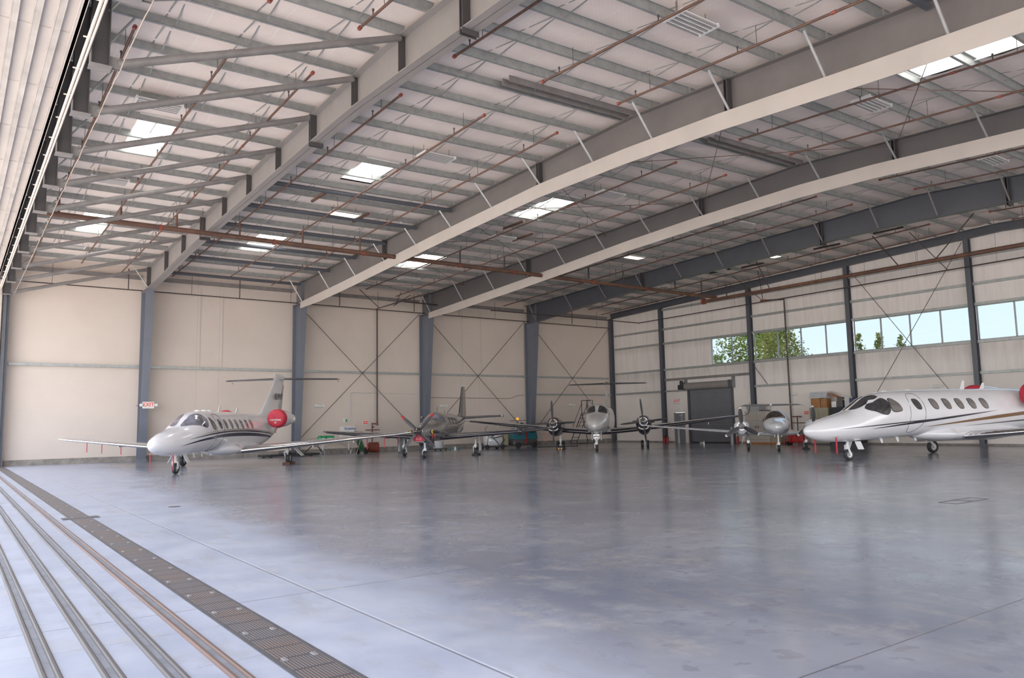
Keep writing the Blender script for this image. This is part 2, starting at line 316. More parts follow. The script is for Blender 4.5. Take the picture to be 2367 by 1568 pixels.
# ceiling: insulation sagging between the purlins, holes for the skylights
SKY = [(4.22,5.38,24.6,27.7),(4.22,5.4,35.7,39.15),(11.65,12.95,24.6,27.0),(11.6,13.0,35.7,39.15),(20.5,21.8,24.6,27.7),(20.5,22.1,35.7,39.15),(20.9,21.85,7.2,10.1),(29.6,30.8,35.9,39.15)][:7]
xs = sorted(set([1.45]+XF+[L+.1]+[2.5,3.4,6.4,7.5,10,14.2,15.6,18.5,23,24.5,28,29.5,31,33,37,39,41,42.7]+[s[0] for s in SKY]+[s[1] for s in SKY]))
ys = []
for a, b in zip(PY[:-1], PY[1:]):
    for k in range(4): ys.append(a+(b-a)*k/4)
ys = [YS, -10, -7, -4, -1.5]+ys+[PY[-1], 46.6]
ys = sorted(set(ys+[27.0]))
def sag(x, y):
    for a, b in zip(PY[:-1], PY[1:]):
        if a <= y <= b:
            t = (y-a)/(b-a); return -.11*math.sin(math.pi*t)**.7 if 0 < t < 1 else 0
    return 0
cm = MB(); nx = len(xs)
for y in ys:
    for x in xs: cm.v.append((x, y, RT(x, y)+.25+sag(x, y)))
for j in range(len(ys)-1):
    for i in range(nx-1):
        cx, cy = (xs[i]+xs[i+1])/2, (ys[j]+ys[j+1])/2
        if any(s[0] < cx < s[1] and s[2] < cy < s[3] for s in SKY): continue
        cm.f.append((j*nx+i, j*nx+i+1, (j+1)*nx+i+1, (j+1)*nx+i))
cm.build('ceiling', M['ceil'], smooth=40, kind='structure')
rf = MB().loft([[(x,YS-.3,RT(x,YS)+.62),(x,16.8,RT(x,16.8)+.6),(x,D+.4,RT(x,D)+.55),(x,D+.4,RT(x,D)+.62),(x,16.8,RT(x,16.8)+.67),(x,YS-.3,RT(x,YS)+.7)] for x in [-1.4]+XF+[L+.4]])
rf.build('ceiling_roof_deck', M['galv'], kind='structure')['label'] = 'steel roof deck above the insulation'
SL = ['bright skylight in the first roof bay from the door, nearer of its two', 'bright skylight in the first roof bay, just above the big rusty pipe', 'bright skylight in the second roof bay, nearer of its two', 'bright skylight in the second roof bay behind the rusty main pipe', 'bright skylight in the third roof bay between the two cream trimmed rafters, middle one', 'bright skylight in the third roof bay just past the rusty pipe, farthest back', 'bright skylight in the third roof bay at the far upper right, largest in view']
for s, lb in zip(SKY, SL):
    cx, cy = (s[0]+s[1])/2, (s[2]+s[3])/2; z0 = RT(cx, cy)+.22
    t = thing('skylight', lb, 'skylight', (cx, cy, z0), 0, 'roof skylights'); w, d = (s[1]-s[0])/2, (s[3]-s[2])/2
    dz = RT(cx, s[3])-RT(cx, s[2])
    q = lambda x, y, z: (x, y, z+dz*y/(2*d))
    MB().add([q(-w,-d,.26), q(w,-d,.26), q(w,d,.26), q(-w,d,.26)], [(0,1,2,3)]).build('diffuser_panel', M['sky'], t)
    cb = MB()
    for a, b in ((q(-w,-d,.13),q(w,-d,.13)),(q(w,-d,.13),q(w,d,.13)),(q(w,d,.13),q(-w,d,.13)),(q(-w,d,.13),q(-w,-d,.13))): cb.bar(a, b, .03, .3)
    cb.build('curb', M['white'], t)
    MB().bar(q(w*.1,-d,.2), q(w*.1,d,.2), .03, .05).build('glazing_bar', M['galv'], t)

# rigid frames ---------------------------------------------------------------
BOT = {0: [(-13,8.9),(5,9.6),(13,9.97),(16,10.1),(18.7,10.2),(21.3,10.17),(28,10.05),(31.3,9.98),(34.2,9.88),(37.6,9.75),(41.5,9.5),(45.15,9.33)],
       1: [(-13,8.7),(5.7,9.68),(9,9.85),(13.3,10.11),(17,10.24),(21.4,10.27),(29.2,9.97),(38.5,9.49),(45.1,9.22)],
       2: [(-13,9.0),(9,10.2),(13.8,10.45),(16.7,10.5),(21.6,10.4),(26.1,10.22),(34.7,9.71),(45.1,9.19)],
       3: [(-13,9.2),(12.4,10.35),(17,10.45),(20.1,10.43),(25.6,10.26),(31.2,10.1),(37.4,9.8),(44.9,9.18)]}
ORD = ['first', 'second', 'third', 'fourth']
def zb(i, y): b = BOT[i]; return lerp(y, [p[0] for p in b], [p[1] for p in b])
STY = [-8, -2, 2.2, 7.2, 10.1, 13.0, 15.9, 18.6, 21.5, 24.6, 27.7, 30.8, 34.0, 37.4, 40.9, 45.0]
def ibeam(mb, rt, rb, x, w=.2, tf=.025, tw=.012):  # rt, rb: lists of (y, z) for top and bottom edges
    def strip(a, b, x0, x1):
        mb.loft([[(x0,y,z),(x1,y,z),(x1,y2,z2),(x0,y2,z2)] for (y,z),(y2,z2) in zip(a, b)])
    strip(rt, rb, x-tw, x+tw)
    strip(rt, [(y,z-tf) for y,z in rt], x-w, x+w); strip([(y,z+tf) for y,z in rb], rb, x-w, x+w)
for i, x in enumerate(XF):
    yy = sorted(set([p[0] for p in BOT[i]]+[16.8, -13, 46.3])); yy = [y for y in yy if y <= 45.15]+[46.35]
    top = [(y, RT(x, y)) for y in yy]; bot = [(y, zb(i, y)) for y in yy[:-1]]+[(46.35, zb(i, 45.15)-.05)]
    t = thing('steel_rafter', ['grey steel roof rafter nearest the hangar door, with round tubes running to it', 'second steel rafter from the hangar door, above a long cream metal trim', 'third steel rafter from the hangar door, above a long cream metal trim', 'dark steel rafter farthest from the door, without any cream trim'][i], 'rafter', (x, 0, 0), 0, 'rigid frame rafters')
    mb = MB(); ibeam(mb, top, bot, 0, .2); mb.build('beam', M[('frame', 'frame_shade', 'frame_deep_shade', 'framed')[i]], t)  # same steel, shade put into the colour from the second rafter on
    spl = [13.0, 21.5, 34.0]
    for y in STY:
        a, b = RT(x, y)-.02, zb(i, y)+.02
        if i == 0 or y in spl:
            m2 = MB().box((-.2, y-.01, b), (.2, y+.01, a))
            if y in spl: m2.box((-.21, y+.10, b-.14), (.21, y+.13, a+.05)).box((-.21, y-.0, b-.14), (.21, y+.03, a+.05))
            m2.build('stiffener_plate', M['post'], t)
    # knee and tapered column
    cl = thing('steel_column', ['blue grey tapered steel column behind the tail of the white jet with the exit sign', 'blue grey tapered steel column right of the red engine cover on the left jet', 'blue grey tapered steel column behind the dark single propeller aeroplane', 'blue grey tapered steel column behind the teal scrubber'][i], 'column', (x, D-.15, 0), 0, 'tapered columns along the beige wall')
    zt = zb(i, 45.15); m3 = MB()
    o = lambda y: y-(D-.15)
    m3.box((-.2, -.03, .12), (.2, 0, zt+.05)); m3.loft([[(-.2,o(46.02),.12),(.2,o(46.02),.12),(.2,o(45.99),.12),(-.2,o(45.99),.12)],[(-.2,o(45.15),zt),(.2,o(45.15),zt),(.2,o(45.12),zt),(-.2,o(45.12),zt)]])
    m3.add([(-.012,-.02,.12),(-.012,o(46.0),.12),(-.012,o(45.14),zt),(-.012,-.02,zt),(.012,-.02,.12),(.012,o(46.0),.12),(.012,o(45.14),zt),(.012,-.02,zt)], [(0,1,2,3),(7,6,5,4),(0,4,5,1),(1,5,6,2),(2,6,7,3),(3,7,4,0)])
    m3.build('shaft', M['col'], cl)
    MB().box((-.25, o(45.9), 0), (.25, .02, .13)).build('base_plate', M['col'], cl)
    MB().box((-.22, o(45.1), zt-.02), (.22, 0, zt+.02)).box((-.2, o(45.13), zt), (.2, o(45.11), RT(x, 45)-.05)).build('knee_plate', M['col'], cl)
    if i in (1, 2):
        hh = .47
        yc = [y for y in yy if y > 0 and y <= 45.15]
        yc = sorted(set(yc+[3, 5, 20, 25, 32, 42]))
        c = MB().loft([[(x-.24,y,zb(i,y)+.03),(x-.215,y,zb(i,y)+.03),(x-.215,y,zb(i,y)-hh*(1 if y < 44 else .75)),(x-.24,y,zb(i,y)-hh*(1 if y < 44 else .75))] for y in yc])
        o2 = c.build('draft_curtain', M['curtain'], label='long cream sheet metal trim hanging under the '+ORD[i]+' rafter from the door', cat='metal trim', group='cream trims under the rafters')
        o2['label'] = 'long cream sheet metal trim under the '+ORD[i]+' rafter from the door'
# gable rafter and wall columns on the right wall
t = thing('steel_rafter', 'shallow dark steel rafter fixed along the top of the window wall', 'rafter', (L-.15, 0, 0), 0, 'rigid frame rafters')
yy = [-13, 9, 16.8, 20, 25.6, 32.8, 40, 46.3]; mb = MB()
ibeam(mb, [(y, RT(L, y)-.02) for y in yy], [(y, RT(L, y)-.46) for y in yy], -.1, .13); mb.build('beam', M['framed'], t)
for i, y in enumerate((D-.2, 40.85, 32.72, 25.52, 18.55, 11.3)):
    t = thing('steel_column', ['dark steel corner column where the beige wall meets the window wall', 'dark steel wall column beside the small grey door', 'dark steel wall column just right of the rolling door', 'dark steel wall column between the tree views, third from the corner', 'dark steel wall column behind the tail antennas of the right jet', 'dark steel wall column beyond the right edge jet'][i], 'column', (L-.17, y, 0), 0, 'straight columns of the window wall')
    z = RT(L, y)-.45
    MB().box((-.17,-.13,0),(-.15,.13,z)).box((.13,-.13,0),(.15,.13,z)).box((-.15,-.01,0),(.13,.01,z)).build('shaft', M['framed'] if i else M['framed'], t)
    MB().box((-.2,-.16,0),(.17,.16,.03)).build('base_plate', M['framed'], t)
# girts
def girt(x0, y0, x1, y1, z, h=.16, lb='', grp=None, mt='galv'):
    a = Vector((x0, y0, z)); b = Vector((x1, y1, z)); n = Vector((0, -1, 0)) if abs(x1-x0) > .1 else Vector((-1, 0, 0))
    m = MB()
    for dz in (h/2, -h/2): m.bar(a+n*.1+Vector((0,0,dz)), b+n*.1+Vector((0,0,dz)), .2, .012)
    m.bar(a+n*.19, b+n*.19, .012, h)
    m.build('wall_girt', M[mt], label=lb, cat='girt', group=grp)
bx = [2.3]+XF+[L-.35]
bn = ['nearest the hangar door', 'behind the left jet tail', 'behind the vertical sprinkler pipe', 'behind the dark aeroplane tail', 'nearest the room corner']
for i in range(5):
    xa, xb = bx[i]+(.2 if i else 0), bx[i+1]-.2
    girt(xa, D, xb, D, 5.16, .13, 'middle steel girt of the beige wall, bay '+bn[i], 'girts across the middle of the beige wall')
    girt(xa, D, xb, D, 10.15, .2, 'top steel girt of the beige wall, bay '+bn[i], 'girts along the top of the beige wall', 'strut')
girt(XF[3]+.2, D, L-.35, D, 3.83, .10, 'low steel girt on the beige wall in the corner bay', 'low girts')
ry = [D-.35, 40.85, 32.72, 25.52, 18.55, 11.3, 4]
rn = ['in the corner bay', 'above the rolling door', 'above the tan cabinets', 'in the cross braced bay', 'above the right jet tail', 'past the right edge']
for i in range(6):
    a, b = ry[i]-.13, ry[i+1]+.13
    for z in (10.1, 8.6, 7.5, 5.5, 3.85):
        if z == 10.1 and i == 0: continue
        if i in (1,) and z == 3.85: girt(L, a, L, 38.75, z, .1, 'horizontal girt of the window wall at door height beside the rolling door', None); continue
        girt(L, a, L, b, z, .13, 'girt %s of the window wall %s' % ({10.1:'near the roof',8.6:'above the windows',7.5:'along the window heads',5.5:'along the window sills',3.85:'at door height'}[z], rn[i]), 'girts of the window wall')
girt(L, 40.7, L, 32.9, 4.72, .16, 'deep steel header above the rolling door', None, 'strut')
MB().box((L-.2, 38.6, 3.9), (L, 38.75, 4.65)).box((L-.2, 34.3, 3.85), (L, 34.45, 4.65)).build('door_jamb_posts', M['strut'], kind='structure', label='short steel posts above the rolling door')
# cross bracing rods in walls
def rod(name, p, q, r, mt, lb, cat, grp=None): return MB().tube(p, q, r, 6).build(name, M[mt], label=lb, cat=cat, group=grp)
for i, (xa, xb) in enumerate(((17.5,25.9),(26.5,34.9),(35.6,43.6))):
    w = ['behind the vertical sprinkler pipe', 'behind the dark aeroplane tail', 'in the corner bay'][i]
    rod('cross_brace_rod', (xa, D-.25, 9.1), (xb, D-.25, 1.0), .02, 'rod', 'brace rod falling to the right across the beige wall '+w, 'brace rod', 'brace rods of the beige wall')
    rod('cross_brace_rod', (xa, D-.31, 1.0), (xb, D-.31, 9.3), .02, 'rod', 'brace rod rising to the right across the beige wall '+w, 'brace rod', 'brace rods of the beige wall')
rod('cross_brace_rod', (L-.35, 25.35, 10.7), (L-.35, 18.7, 1.2), .018, 'rod', 'thin steel brace rod falling to the right across the long window strip', 'brace rod', 'brace rods of the window wall')
rod('cross_brace_rod', (L-.4, 25.35, 1.0), (L-.4, 18.7, 10.9), .018, 'rod', 'thin steel brace rod rising to the right across the long window strip', 'brace rod', 'brace rods of the window wall')
rod('angle_brace', (L-.2, 32.6, 5.3), (L-.1, 31.6, 3.9), .02, 'rod', 'short diagonal angle right of the rolling door column', 'brace')
# purlins --------------------------------------------------------------------
ends = [1.75]+XF+[L-.3]
pb = ['between the hangar door and the first rafter', 'between the first and second rafters', 'between the second and third rafters', 'between the third and fourth rafters', 'between the fourth rafter and the window wall']
for i in range(5):
    xa, xb = ends[i], ends[i+1]
    for y in PY[1:]:
        if y > 46: continue
        za, zc = RT(xa, y)+.01, RT(xb, y)+.01; m = MB(); s = 1 if y > 16.8 else -1
        m.bar((xa+.03, y, za+.12), (xb-.03, y, zc+.12), .012, .24); m.bar((xa+.03, y-.035*s, za+.006), (xb-.03, y-.035*s, zc+.006), .08, .012); m.bar((xa+.03, y+.035*s, za+.234), (xb-.03, y+.035*s, zc+.234), .08, .012)
        m.bar((xa+.03, y-.072*s, za+.02), (xb-.03, y-.072*s, zc+.02), .006, .035)
        m.build('roof_purlin', M['galv'], label='galvanised roof purlin '+pb[i], cat='purlin', group='roof purlins '+pb[i])
    # bridging angles running from purlin to purlin
    nb = 3 if i < 2 else 2
    for k in range(nb):
        x = xa+(xb-xa)*(k+1)/(nb+1)+.2
        m = MB()
        for a, b in zip(PY[2:-3], PY[3:-2]):
            m.bar((x, a+.03, RT(x, a)+.05), (x+.0, b-.03, RT(x, b)+.21), .035, .008); m.bar((x+.22, a+.03, RT(x, a)+.21), (x+.22, b-.03, RT(x, b)+.05), .035, .008)
        m.build('bridging_strap', M['galv'], label='crossed bridging straps '+pb[i]+(', nearer the door', ', middle line', ', farther from door')[k if nb == 3 else k*2], cat='strap', group='bridging straps')
    if i in (1, 2):                                # ridge beams
        for dy in (-.18, .15):
            xm_ = xa+(xb-xa)*.42
            m = MB().bar((xm_, 16.8+dy, RT(xm_, 16.8)+.06), (xb-.05, 16.8+dy, RT(xb, 16.8)+.06), .04, .2)
            m.build('ridge_purlin', M['strut'], label='deep ridge purlin of a closely set pair '+pb[i], cat='purlin', group='ridge purlins '+pb[i])
# roof rod bracing
NB = [7.2, 13.0, 21.5, 27.7, 34.0, 40.9, 45.6]
for i in (1,):
    for a, b in zip(NB[:-1], NB[1:]):
        for (ya, yb) in ((a, b), (b, a)):
            rod('roof_brace_rod', (XF[i]+.05, ya, RT(XF[i], ya)-.18), (XF[i+1]-.05, yb, RT(XF[i+1], yb)-.18), .012, 'pipe', 'thin rusty diagonal brace rod under the roof between the first and second rafters', 'brace rod', 'roof brace rods of the second bay')
for a, b in ((34.0, 45.5), (27.7, 34.0), (21.5, 27.7)):
    rod('roof_brace_rod', (XF[3]-.1, a, RT(XF[3], a)-.2), (XF[2]+.1, b, RT(XF[2], b)-.2), .012, 'pipe', 'thin rusty diagonal brace rod under the roof between the third and fourth rafters', 'brace rod', 'roof brace rods of the fourth bay')
# flange braces
for i in range(4):
    for y in STY[2:]:
        if i == 0 and y < 44: continue
        z = zb(i, y); x = XF[i]
        m = MB().tube((x-.95, y, RT(x, y)+.02), (x-.16, y, z+.06), .035, 8)
        m.build('flange_brace', M['zinc'] if i == 1 else M['strut'] if i == 3 else M['galv'], label='short inclined brace from the purlins down to the flange of the '+ORD[i]+' rafter', cat='brace', group='flange braces of the '+ORD[i]+' rafter')
# hangar door head: hanging posts, round struts, soffit --------------------------
PB = [7.2, 10.1, 13.0, 15.9, 18.6, 21.6, 24.7, 27.8, 31.0, 34.4, 38.0, 41.6, 45.4]
for k, y in enumerate(PB):
    far = 0 if y < 30 else (y-30)/16
    t = thing('door_head_post', 'dark steel post hanging from the roof above the hangar door tracks', 'post', (2.05, y, 8.55), 0, 'hanging posts above the hangar door')
    zt = RT(2, y)-8.55
    MB().box((-.22,-.15,0),(-.205,.15,zt)).box((.08,-.15,0),(.095,.15,zt)).box((-.205,-.008,0),(.08,.008,zt)).build('shaft', M['post'], t)
    MB().box((-.24,-.17,-.015),(.14,.17,0)).box((.09,-.05,.02),(.30,-.03,.24)).box((.09,.03,.02),(.30,.05,.24)).build('end_plate', M['strut'], t)
    m = MB().tube((2.3, y, 8.68), (XF[0]-.15, y, RT(XF[0], y)-.08), .085, 14)
    o = m.build('round_strut', M['strut'], smooth=40, label='long grey round tube strut from a door post up to the first rafter', cat='strut', group='round tube struts of the first bay')
    MB().tube((2.12, y, 9.7), (3.0, y+.0, RT(3, y)+.0), .03, 6).build('angle_brace', M['galv'], label='short angle brace from a hanging door post to the roof', cat='brace', group='angle braces of the door posts')
for y in (27.7, 30.8, 34.0, 37.4, 40.9, 45.2, 7.6):
    MB().tube((XF[0]+.1, y, RT(XF[0], y)-.17), (XF[1]-.12, y, RT(XF[1], y)-.17), .09, 12).build('round_strut', M['framed'], smooth=40, label='dark round tube strut under the purlins between the first and second rafters', cat='strut', group='dark round struts of the second bay')
s = MB().box((-1.4, -13, 9.5), (1.66, 46.45, 9.56))
s.build('soffit_panel', M['soffit'], label='white steel panel overhead above the hangar door tracks', cat='soffit')
for k in range(-4, 15):
    y = 3.05*k+1.55
    MB().box((-1.4, y-.03, 9.49), (1.6, y+.03, 9.5)).build('panel_joint', M['soffitrib'], bpy.data.objects['soffit_panel'])
for k, x in enumerate((-.45, -.1, .27, .62, .97, 1.32, 1.63)):
    m = MB().box((x-.05, -12.9, 9.40), (x+.05, 46.35, 9.489)).box((x-.062, -12.9, 9.395), (x-.05, 46.35, 9.489)).box((x+.05, -12.9, 9.395), (x+.062, 46.35, 9.489))
    m.build('door_guide_channel', M['soffitrib'] if k != 6 else M['soffit'], label='long overhead door guide channel under the white soffit, one of several parallel', cat='guide channel', group='overhead door guide channels')
MB().box((1.62, YS, 9.4), (1.68, 46.5, 11.5)).box((1.68, YS, 9.9), (1.74, 46.5, 10.2)).build('wall_left', M['framed'], kind='structure', label='dark door header above the hangar opening')
m = MB().path([(1.74, -5, 8.86), (1.74, 46.0, 8.86)], .030, 8)
m.build('header_conduit', M['rail'], smooth=40, label='upper long cream conduit running along the door header', cat='conduit', group='cream door header conduits')
m = MB().path([(1.80, -5, 8.84), (1.80, 46.0, 8.84)], .024, 8)
m.build('header_conduit', M['rail'], smooth=40, label='lower long cream conduit running along the door header', cat='conduit', group='cream door header conduits')
for y in [2+1.5*k for k in range(30)]:
    MB().box((1.66, y-.015, 8.89), (1.84, y+.015, 8.91)).build('conduit_bracket', M['rail'], label='short white bracket carrying the cream header conduits', cat='bracket', group='white conduit brackets')
pts = []
for k, y in enumerate(PB): pts += [(2.34, y-.5, 8.57), (2.34, y-.12, 8.53), (2.34, y+.12, 8.53), (2.34, y+.5, 8.57)]
MB().path(pts, .010, 6).build('wandering_conduit', M['tanc'], label='thin cream conduit dipping under each hanging door post', cat='conduit')
MB().box((1.93, 46.1, 0), (2.08, 46.45, 10.3)).box((2.2, 46.0, 0), (2.22, 46.45, 10.3)).box((2.08, 46.2, 0), (2.2, 46.22, 10.3)).build('steel_column', M['framed'], label='dark door jamb column at the far left edge', cat='column')
MB().bbox((.3, 46.02, 0), (1.88, 46.4, 9.38)).build('door_3', M['curtain'], kind='structure', label='pale edge of the parked hangar door leaf')
# floor tracks and drain ---------------------------------------------------------
for k, x in enumerate((.645, .985, 1.325, 1.665)):
    t = thing('door_track', ['outermost worn steel floor track, lower left corner', 'second steel floor track from the left', 'third steel floor track from the left', 'reddest steel floor track, nearest the drain grate'][k], 'floor track', (x, 0, 0), 0, 'hangar door floor tracks'); mt = M['trackr'] if k == 3 else M['track']
    for s in (-1, 1):
        MB().loft([[(s*.044-.021, y, 0), (s*.044-.017, y, .013), (s*.044-.008, y, .020), (s*.044+.008, y, .020), (s*.044+.017, y, .013), (s*.044+.021, y, 0)] for y in (-12.5, 46.3)]).build('rail_edge', mt, t)
    MB().box((-.023, -12.5, .0), (.023, 46.3, .003)).build('groove', M['groove'], t)
t = thing('drain_grate', 'long dark steel trench drain grate beside the door tracks', 'drain grate', (2.13, 0, 0))
MB().box((-.15, -12.5, .0), (.15, 46.2, .006)).build('grating', M['grate'], t)
MB().box((-.185, -12.5, 0), (-.15, 46.2, .008)).box((.15, -12.5, 0), (.185, 46.2, .008)).build('edge_angle', M['dgrey'], t)
b0 = MB().bbox((-.018,-.04,0),(.018,.04,.010),.003).build('hold_down_clip', M['strut'], t); b0.location = (-.11, 2, .006)
for k in range(45):
    for x in (-.11, .11):
        b = b0.copy(); COL.objects.link(b); b.location = (x, 2.9+k*.9, .006)
MB().box((1.83, 17.0, .001), (2.46, 17.35, .011)).build('drain_cover_plate', M['dgrey'], label='dark cross plate over the trench drain', cat='plate')
MB().lathe([(0, .0), (0, .13), (.004, .13), (.004, 0)], (4.05, 18.1, 0.001), n=20).build('floor_cleanout', M['track'], label='small round metal cover set in the floor near the drain', cat='floor cover')
m = MB()
for a, b in (((15.3,7.35),(16.6,7.35)),((15.3,7.0),(16.6,7.0)),((15.3,7.0),(15.3,7.35)),((16.6,7.0),(16.6,7.35)),((15.95,7.0),(15.95,7.35))): m.bar((a[0],a[1],.003),(b[0],b[1],.003),.015,.004)
m.build('floor_box_outline', M['track'], label='thin rectangular floor box outline on the right part of the floor', cat='floor box')
# doors --------------------------------------------------------------------------
t = thing('door_1', None, None, (L-.02, 39.5, 0)); tag(t, 'plain grey steel man door left of the rolling door', None, None, 'structure')
MB().box((0,-.46,.002),(.05,.46,2.15)).box((-.06,-.46,0),(.12,.46,.015)).build('leaf', M['door'], t)
MB().box((-.04,-.52,0),(.12,-.44,2.22)).box((-.04,.44,0),(.12,.52,2.22)).box((-.04,-.52,2.13),(.12,.52,2.22)).build('frame', M['winf'], t)
MB().box((-.05,-.36,1.98),(0,-.02,2.05)).build('closer', M['alu'], t); MB().tube((-.06,-.36,1.02),(-.06,-.22,1.02),.02,8).build('handle', M['chrome'], t)
t = thing('door_2', None, None, (L-.02, 36.52, 0)); tag(t, 'wide grey rolling steel door in the window wall', None, None, 'structure')
m = MB(); n = 52
m.loft([[(.04-.012*(k % 2), -2.0, .003+k*3.88/n), (.04-.012*(k % 2), 2.0, .003+k*3.88/n), (.08, 2.0, .003+k*3.88/n), (.08, -2.0, .003+k*3.88/n)] for k in range(n+1)]).build('slat_curtain', M['roll'], t)
MB().box((-.12,-2.04,0),(.1,-1.90,4.1)).box((-.12,1.90,0),(.1,2.04,4.1)).build('guide', M['framed'], t)
MB().box((.0,-1.9,0),(.1,1.9,.09)).build('bottom_seal', M['black'], t)
MB().lathe([(-2.0,0),(-2.0,.26),(2.0,.26),(2.0,0)], (-.25,0,4.12), (0,1,0), 24).build('coil_hood', M['rollh'], t, smooth=50)
MB().box((-.52,-2.08,3.85),(.02,-2.0,4.4)).build('end_bracket', M['framed'], t); MB().box((-.52,2.0,3.85),(.02,2.08,4.4)).build('end_bracket', M['framed'], t)
t = thing('door_operator', 'black electric operator box beside the top of the rolling door', 'door motor', (L-.35, 38.85, 3.9))
MB().bbox((-.2,-.18,0),(.2,.25,.35)).build('gearbox', M['black'], t); MB().lathe([(0,.0),(0,.12),(.3,.12),(.34,.06),(.34,0)],(0,.05,.33)).build('motor', M['black'], t, smooth=40); MB().tube((0,.2,0),(0,.2,-2.6),.008,5).tube((0,.1,0),(0,.1,-2.6),.008,5).build('hand_chain', M['alu'], t)
# windows ------------------------------------------------------------------------
WB = [[36.25,34.45,32.9],[32.55,30.75,29.0,27.25,25.68],[25.36,23.7,22.0,20.3,18.72],[18.4,16.6,14.8,13.1,11.45],[11.15,9.0]]
for i, w in enumerate(WB):
    t = thing('window_%d' % (i+1), None, None, (L+.04, (w[0]+w[-1])/2, 5.58)); tag(t, 'strip window section '+['at the left end showing the big tree', 'with the green tree at its left', 'crossed by the brace rods', 'at the right edge with power lines', 'past the right edge'][i], None, None, 'structure')
    o = (w[0]+w[-1])/2; h = 1.87; m = MB()
    m.box((-.03, w[-1]-o, 0), (.06, w[0]-o, .05)).box((-.03, w[-1]-o, h-.05), (.06, w[0]-o, h))
    for y in w: m.box((-.03, y-o-.03, 0), (.06, y-o+.03, h))
    m.build('window_frame', M['winf'], t)
    for a, b in zip(w[:-1], w[1:]): MB().add([(.02,b-o+.03,.05),(.02,a-o-.03,.05),(.02,a-o-.03,h-.05),(.02,b-o+.03,h-.05)], [(0,1,2,3)]).build('pane', M['pane'], t)
# sprinkler pipes ------------------------------------------------------------------
BX = [[2.95,5.05,7.1],[9.62,12.38,15.15],[17.95,20.65,23.42],[26.6,29.35,32.1],[36.6,39.1,41.6]]
HGR = MB().tube((0,0,0),(0,0,.5),.008,5).build('hanger', M['rod'])
SPH = MB().tube((0,0,.02),(0,0,.17),.016,6).tube((0,0,.15),(0,0,.2),.028,6).build('sprinkler_head', M['rod'])
for i, row in enumerate(BX):
    for k, x in enumerate(row):
        for side in (0, 1):
            a, b = (18.2, 45.0-1.3*(k % 2)) if side == 0 else (15.35, -2)
            za, zb_ = RT(x, a)-.42, RT(x, b)-.42
            w = ['beside the hangar door', 'between first and second rafters', 'between second and third rafters', 'between third and fourth rafters', 'beside the window wall'][i]
            t = thing('sprinkler_branch_pipe', 'thin sprinkler branch pipe %s, %s, %s of ridge' % (w, ('nearest the door', 'middle one', 'farthest from door')[k], ('far side', 'near side')[side]), 'pipe', (x, 0, 0), 0, 'sprinkler branch pipes')
            MB().tube((0, a, za), (0, b, zb_), .033, 8).build('pipe', M['pipe'], t, smooth=40)
            MB().tube((0, a-.03 if side else a-.06, za), (0, a+.06 if side else a+.03, za), .05, 8).build('red_end_cap', M['redfit'], t, smooth=40)
            n = int(abs(a-b)/6.2)
            for j in range(1, n+1):
                y = a+(b-a)*j/(n+.6); z = za+(zb_-za)*(y-a)/(b-a); MB().tube((0, y-.06, z), (0, y+.06, z), .042, 8).build('red_coupling', M['redfit'], t, smooth=40)
            n = int(abs(a-b)/3.1)
            for j in range(n):
                y = a+(b-a)*(j+.35)/n; z = za+(zb_-za)*(y-a)/(b-a)
                for src, dy in ((HGR, 0), (SPH, .55)):
                    c = src.copy(); COL.objects.link(c); c.parent = t; c.location = (0, y+dy, z)
bpy.data.objects.remove(HGR); bpy.data.objects.remove(SPH)
YM, ZM = 32.7, 9.76
t = thing('sprinkler_main_pipe', 'big rusty main pipe crossing the hangar below the rafters', 'pipe', (0, YM, ZM))
MB().tube((2.0,0,0),(40.5,0,-.12),.105,16).build('pipe', M['pipe'], t, smooth=40)
for x in (6.5, 11.1, 15.3, 20.6, 24.0, 29.6, 34, 38): MB().tube((x-.05,0,0-.003*x),(x+.05,0,-.003*x),.125,14).build('coupling', M['redfit'], t, smooth=40)
for row in BX:
    for x in row: MB().tube((x,0,.08),(x,0,RT(x,YM)-.45-ZM),.042,8).build('riser_nipple', M['dpipe'] if x > 16 else M['pipe'], t, smooth=40)
for x in (8.1, 13.8, 22.5, 31): MB().tube((x,0,.1),(x,0,RT(x,YM)-ZM),.010,5).build('hanger_rod', M['rod'], t)
t = thing('sprinkler_cross_main', 'thick rusty pipe running along above the window wall', 'pipe', (40.4, 0, 9.5))
MB().tube((0,YM+.9,.0),(0,2,.06),.11,16).build('pipe', M['pipe'], t, smooth=40); MB().tube((0,YM+.85,0),(0,YM+1.05,0),.19,16).build('red_flange', M['redfit'], t, smooth=40)
for y in (29, 25, 19.5, 14.5): MB().tube((0,y,.1),(0,y,RT(40,y)-9.5),.010,5).build('hanger_rod', M['rod'], t)
for y, d in ((20.5,1.3),(18.6,-2.0)): MB().tube((0,y,.08),(0,y+d,RT(40,y)-9.5),.03,6).build('sway_brace', M['dpipe'], t)
for y in (28.5,): MB().tube((0,y,.08),(-1.2,y,RT(40,y)-9.5),.03,6).build('sway_brace', M['dpipe'], t)
t = thing('wall_sprinkler_line', 'thin dark pipe running level along the top of the beige wall', 'pipe', (0, 46.0, 9.36))
MB().tube((2.6,0,0),(43.4,0,-.1),.030,8).build('pipe', M['dpipe'], t, smooth=40)
h = MB()
for x in (4.0, 7.6, 10.9, 13.6, 16.7, 19.9, 22.6, 25.3, 28.9, 32.0, 36.6, 39.4, 42): h.tube((x,0,0),(x,0,RT(x,46)-9.36),.028 if int(x) % 2 else .012,6)
h.build('drop_hangers', M['dpipe'], t)
t = thing('window_wall_sprinkler_line', 'thin dark pipe running along the window wall below the thick rusty pipe', 'pipe', (43.3, 0, 9.4))
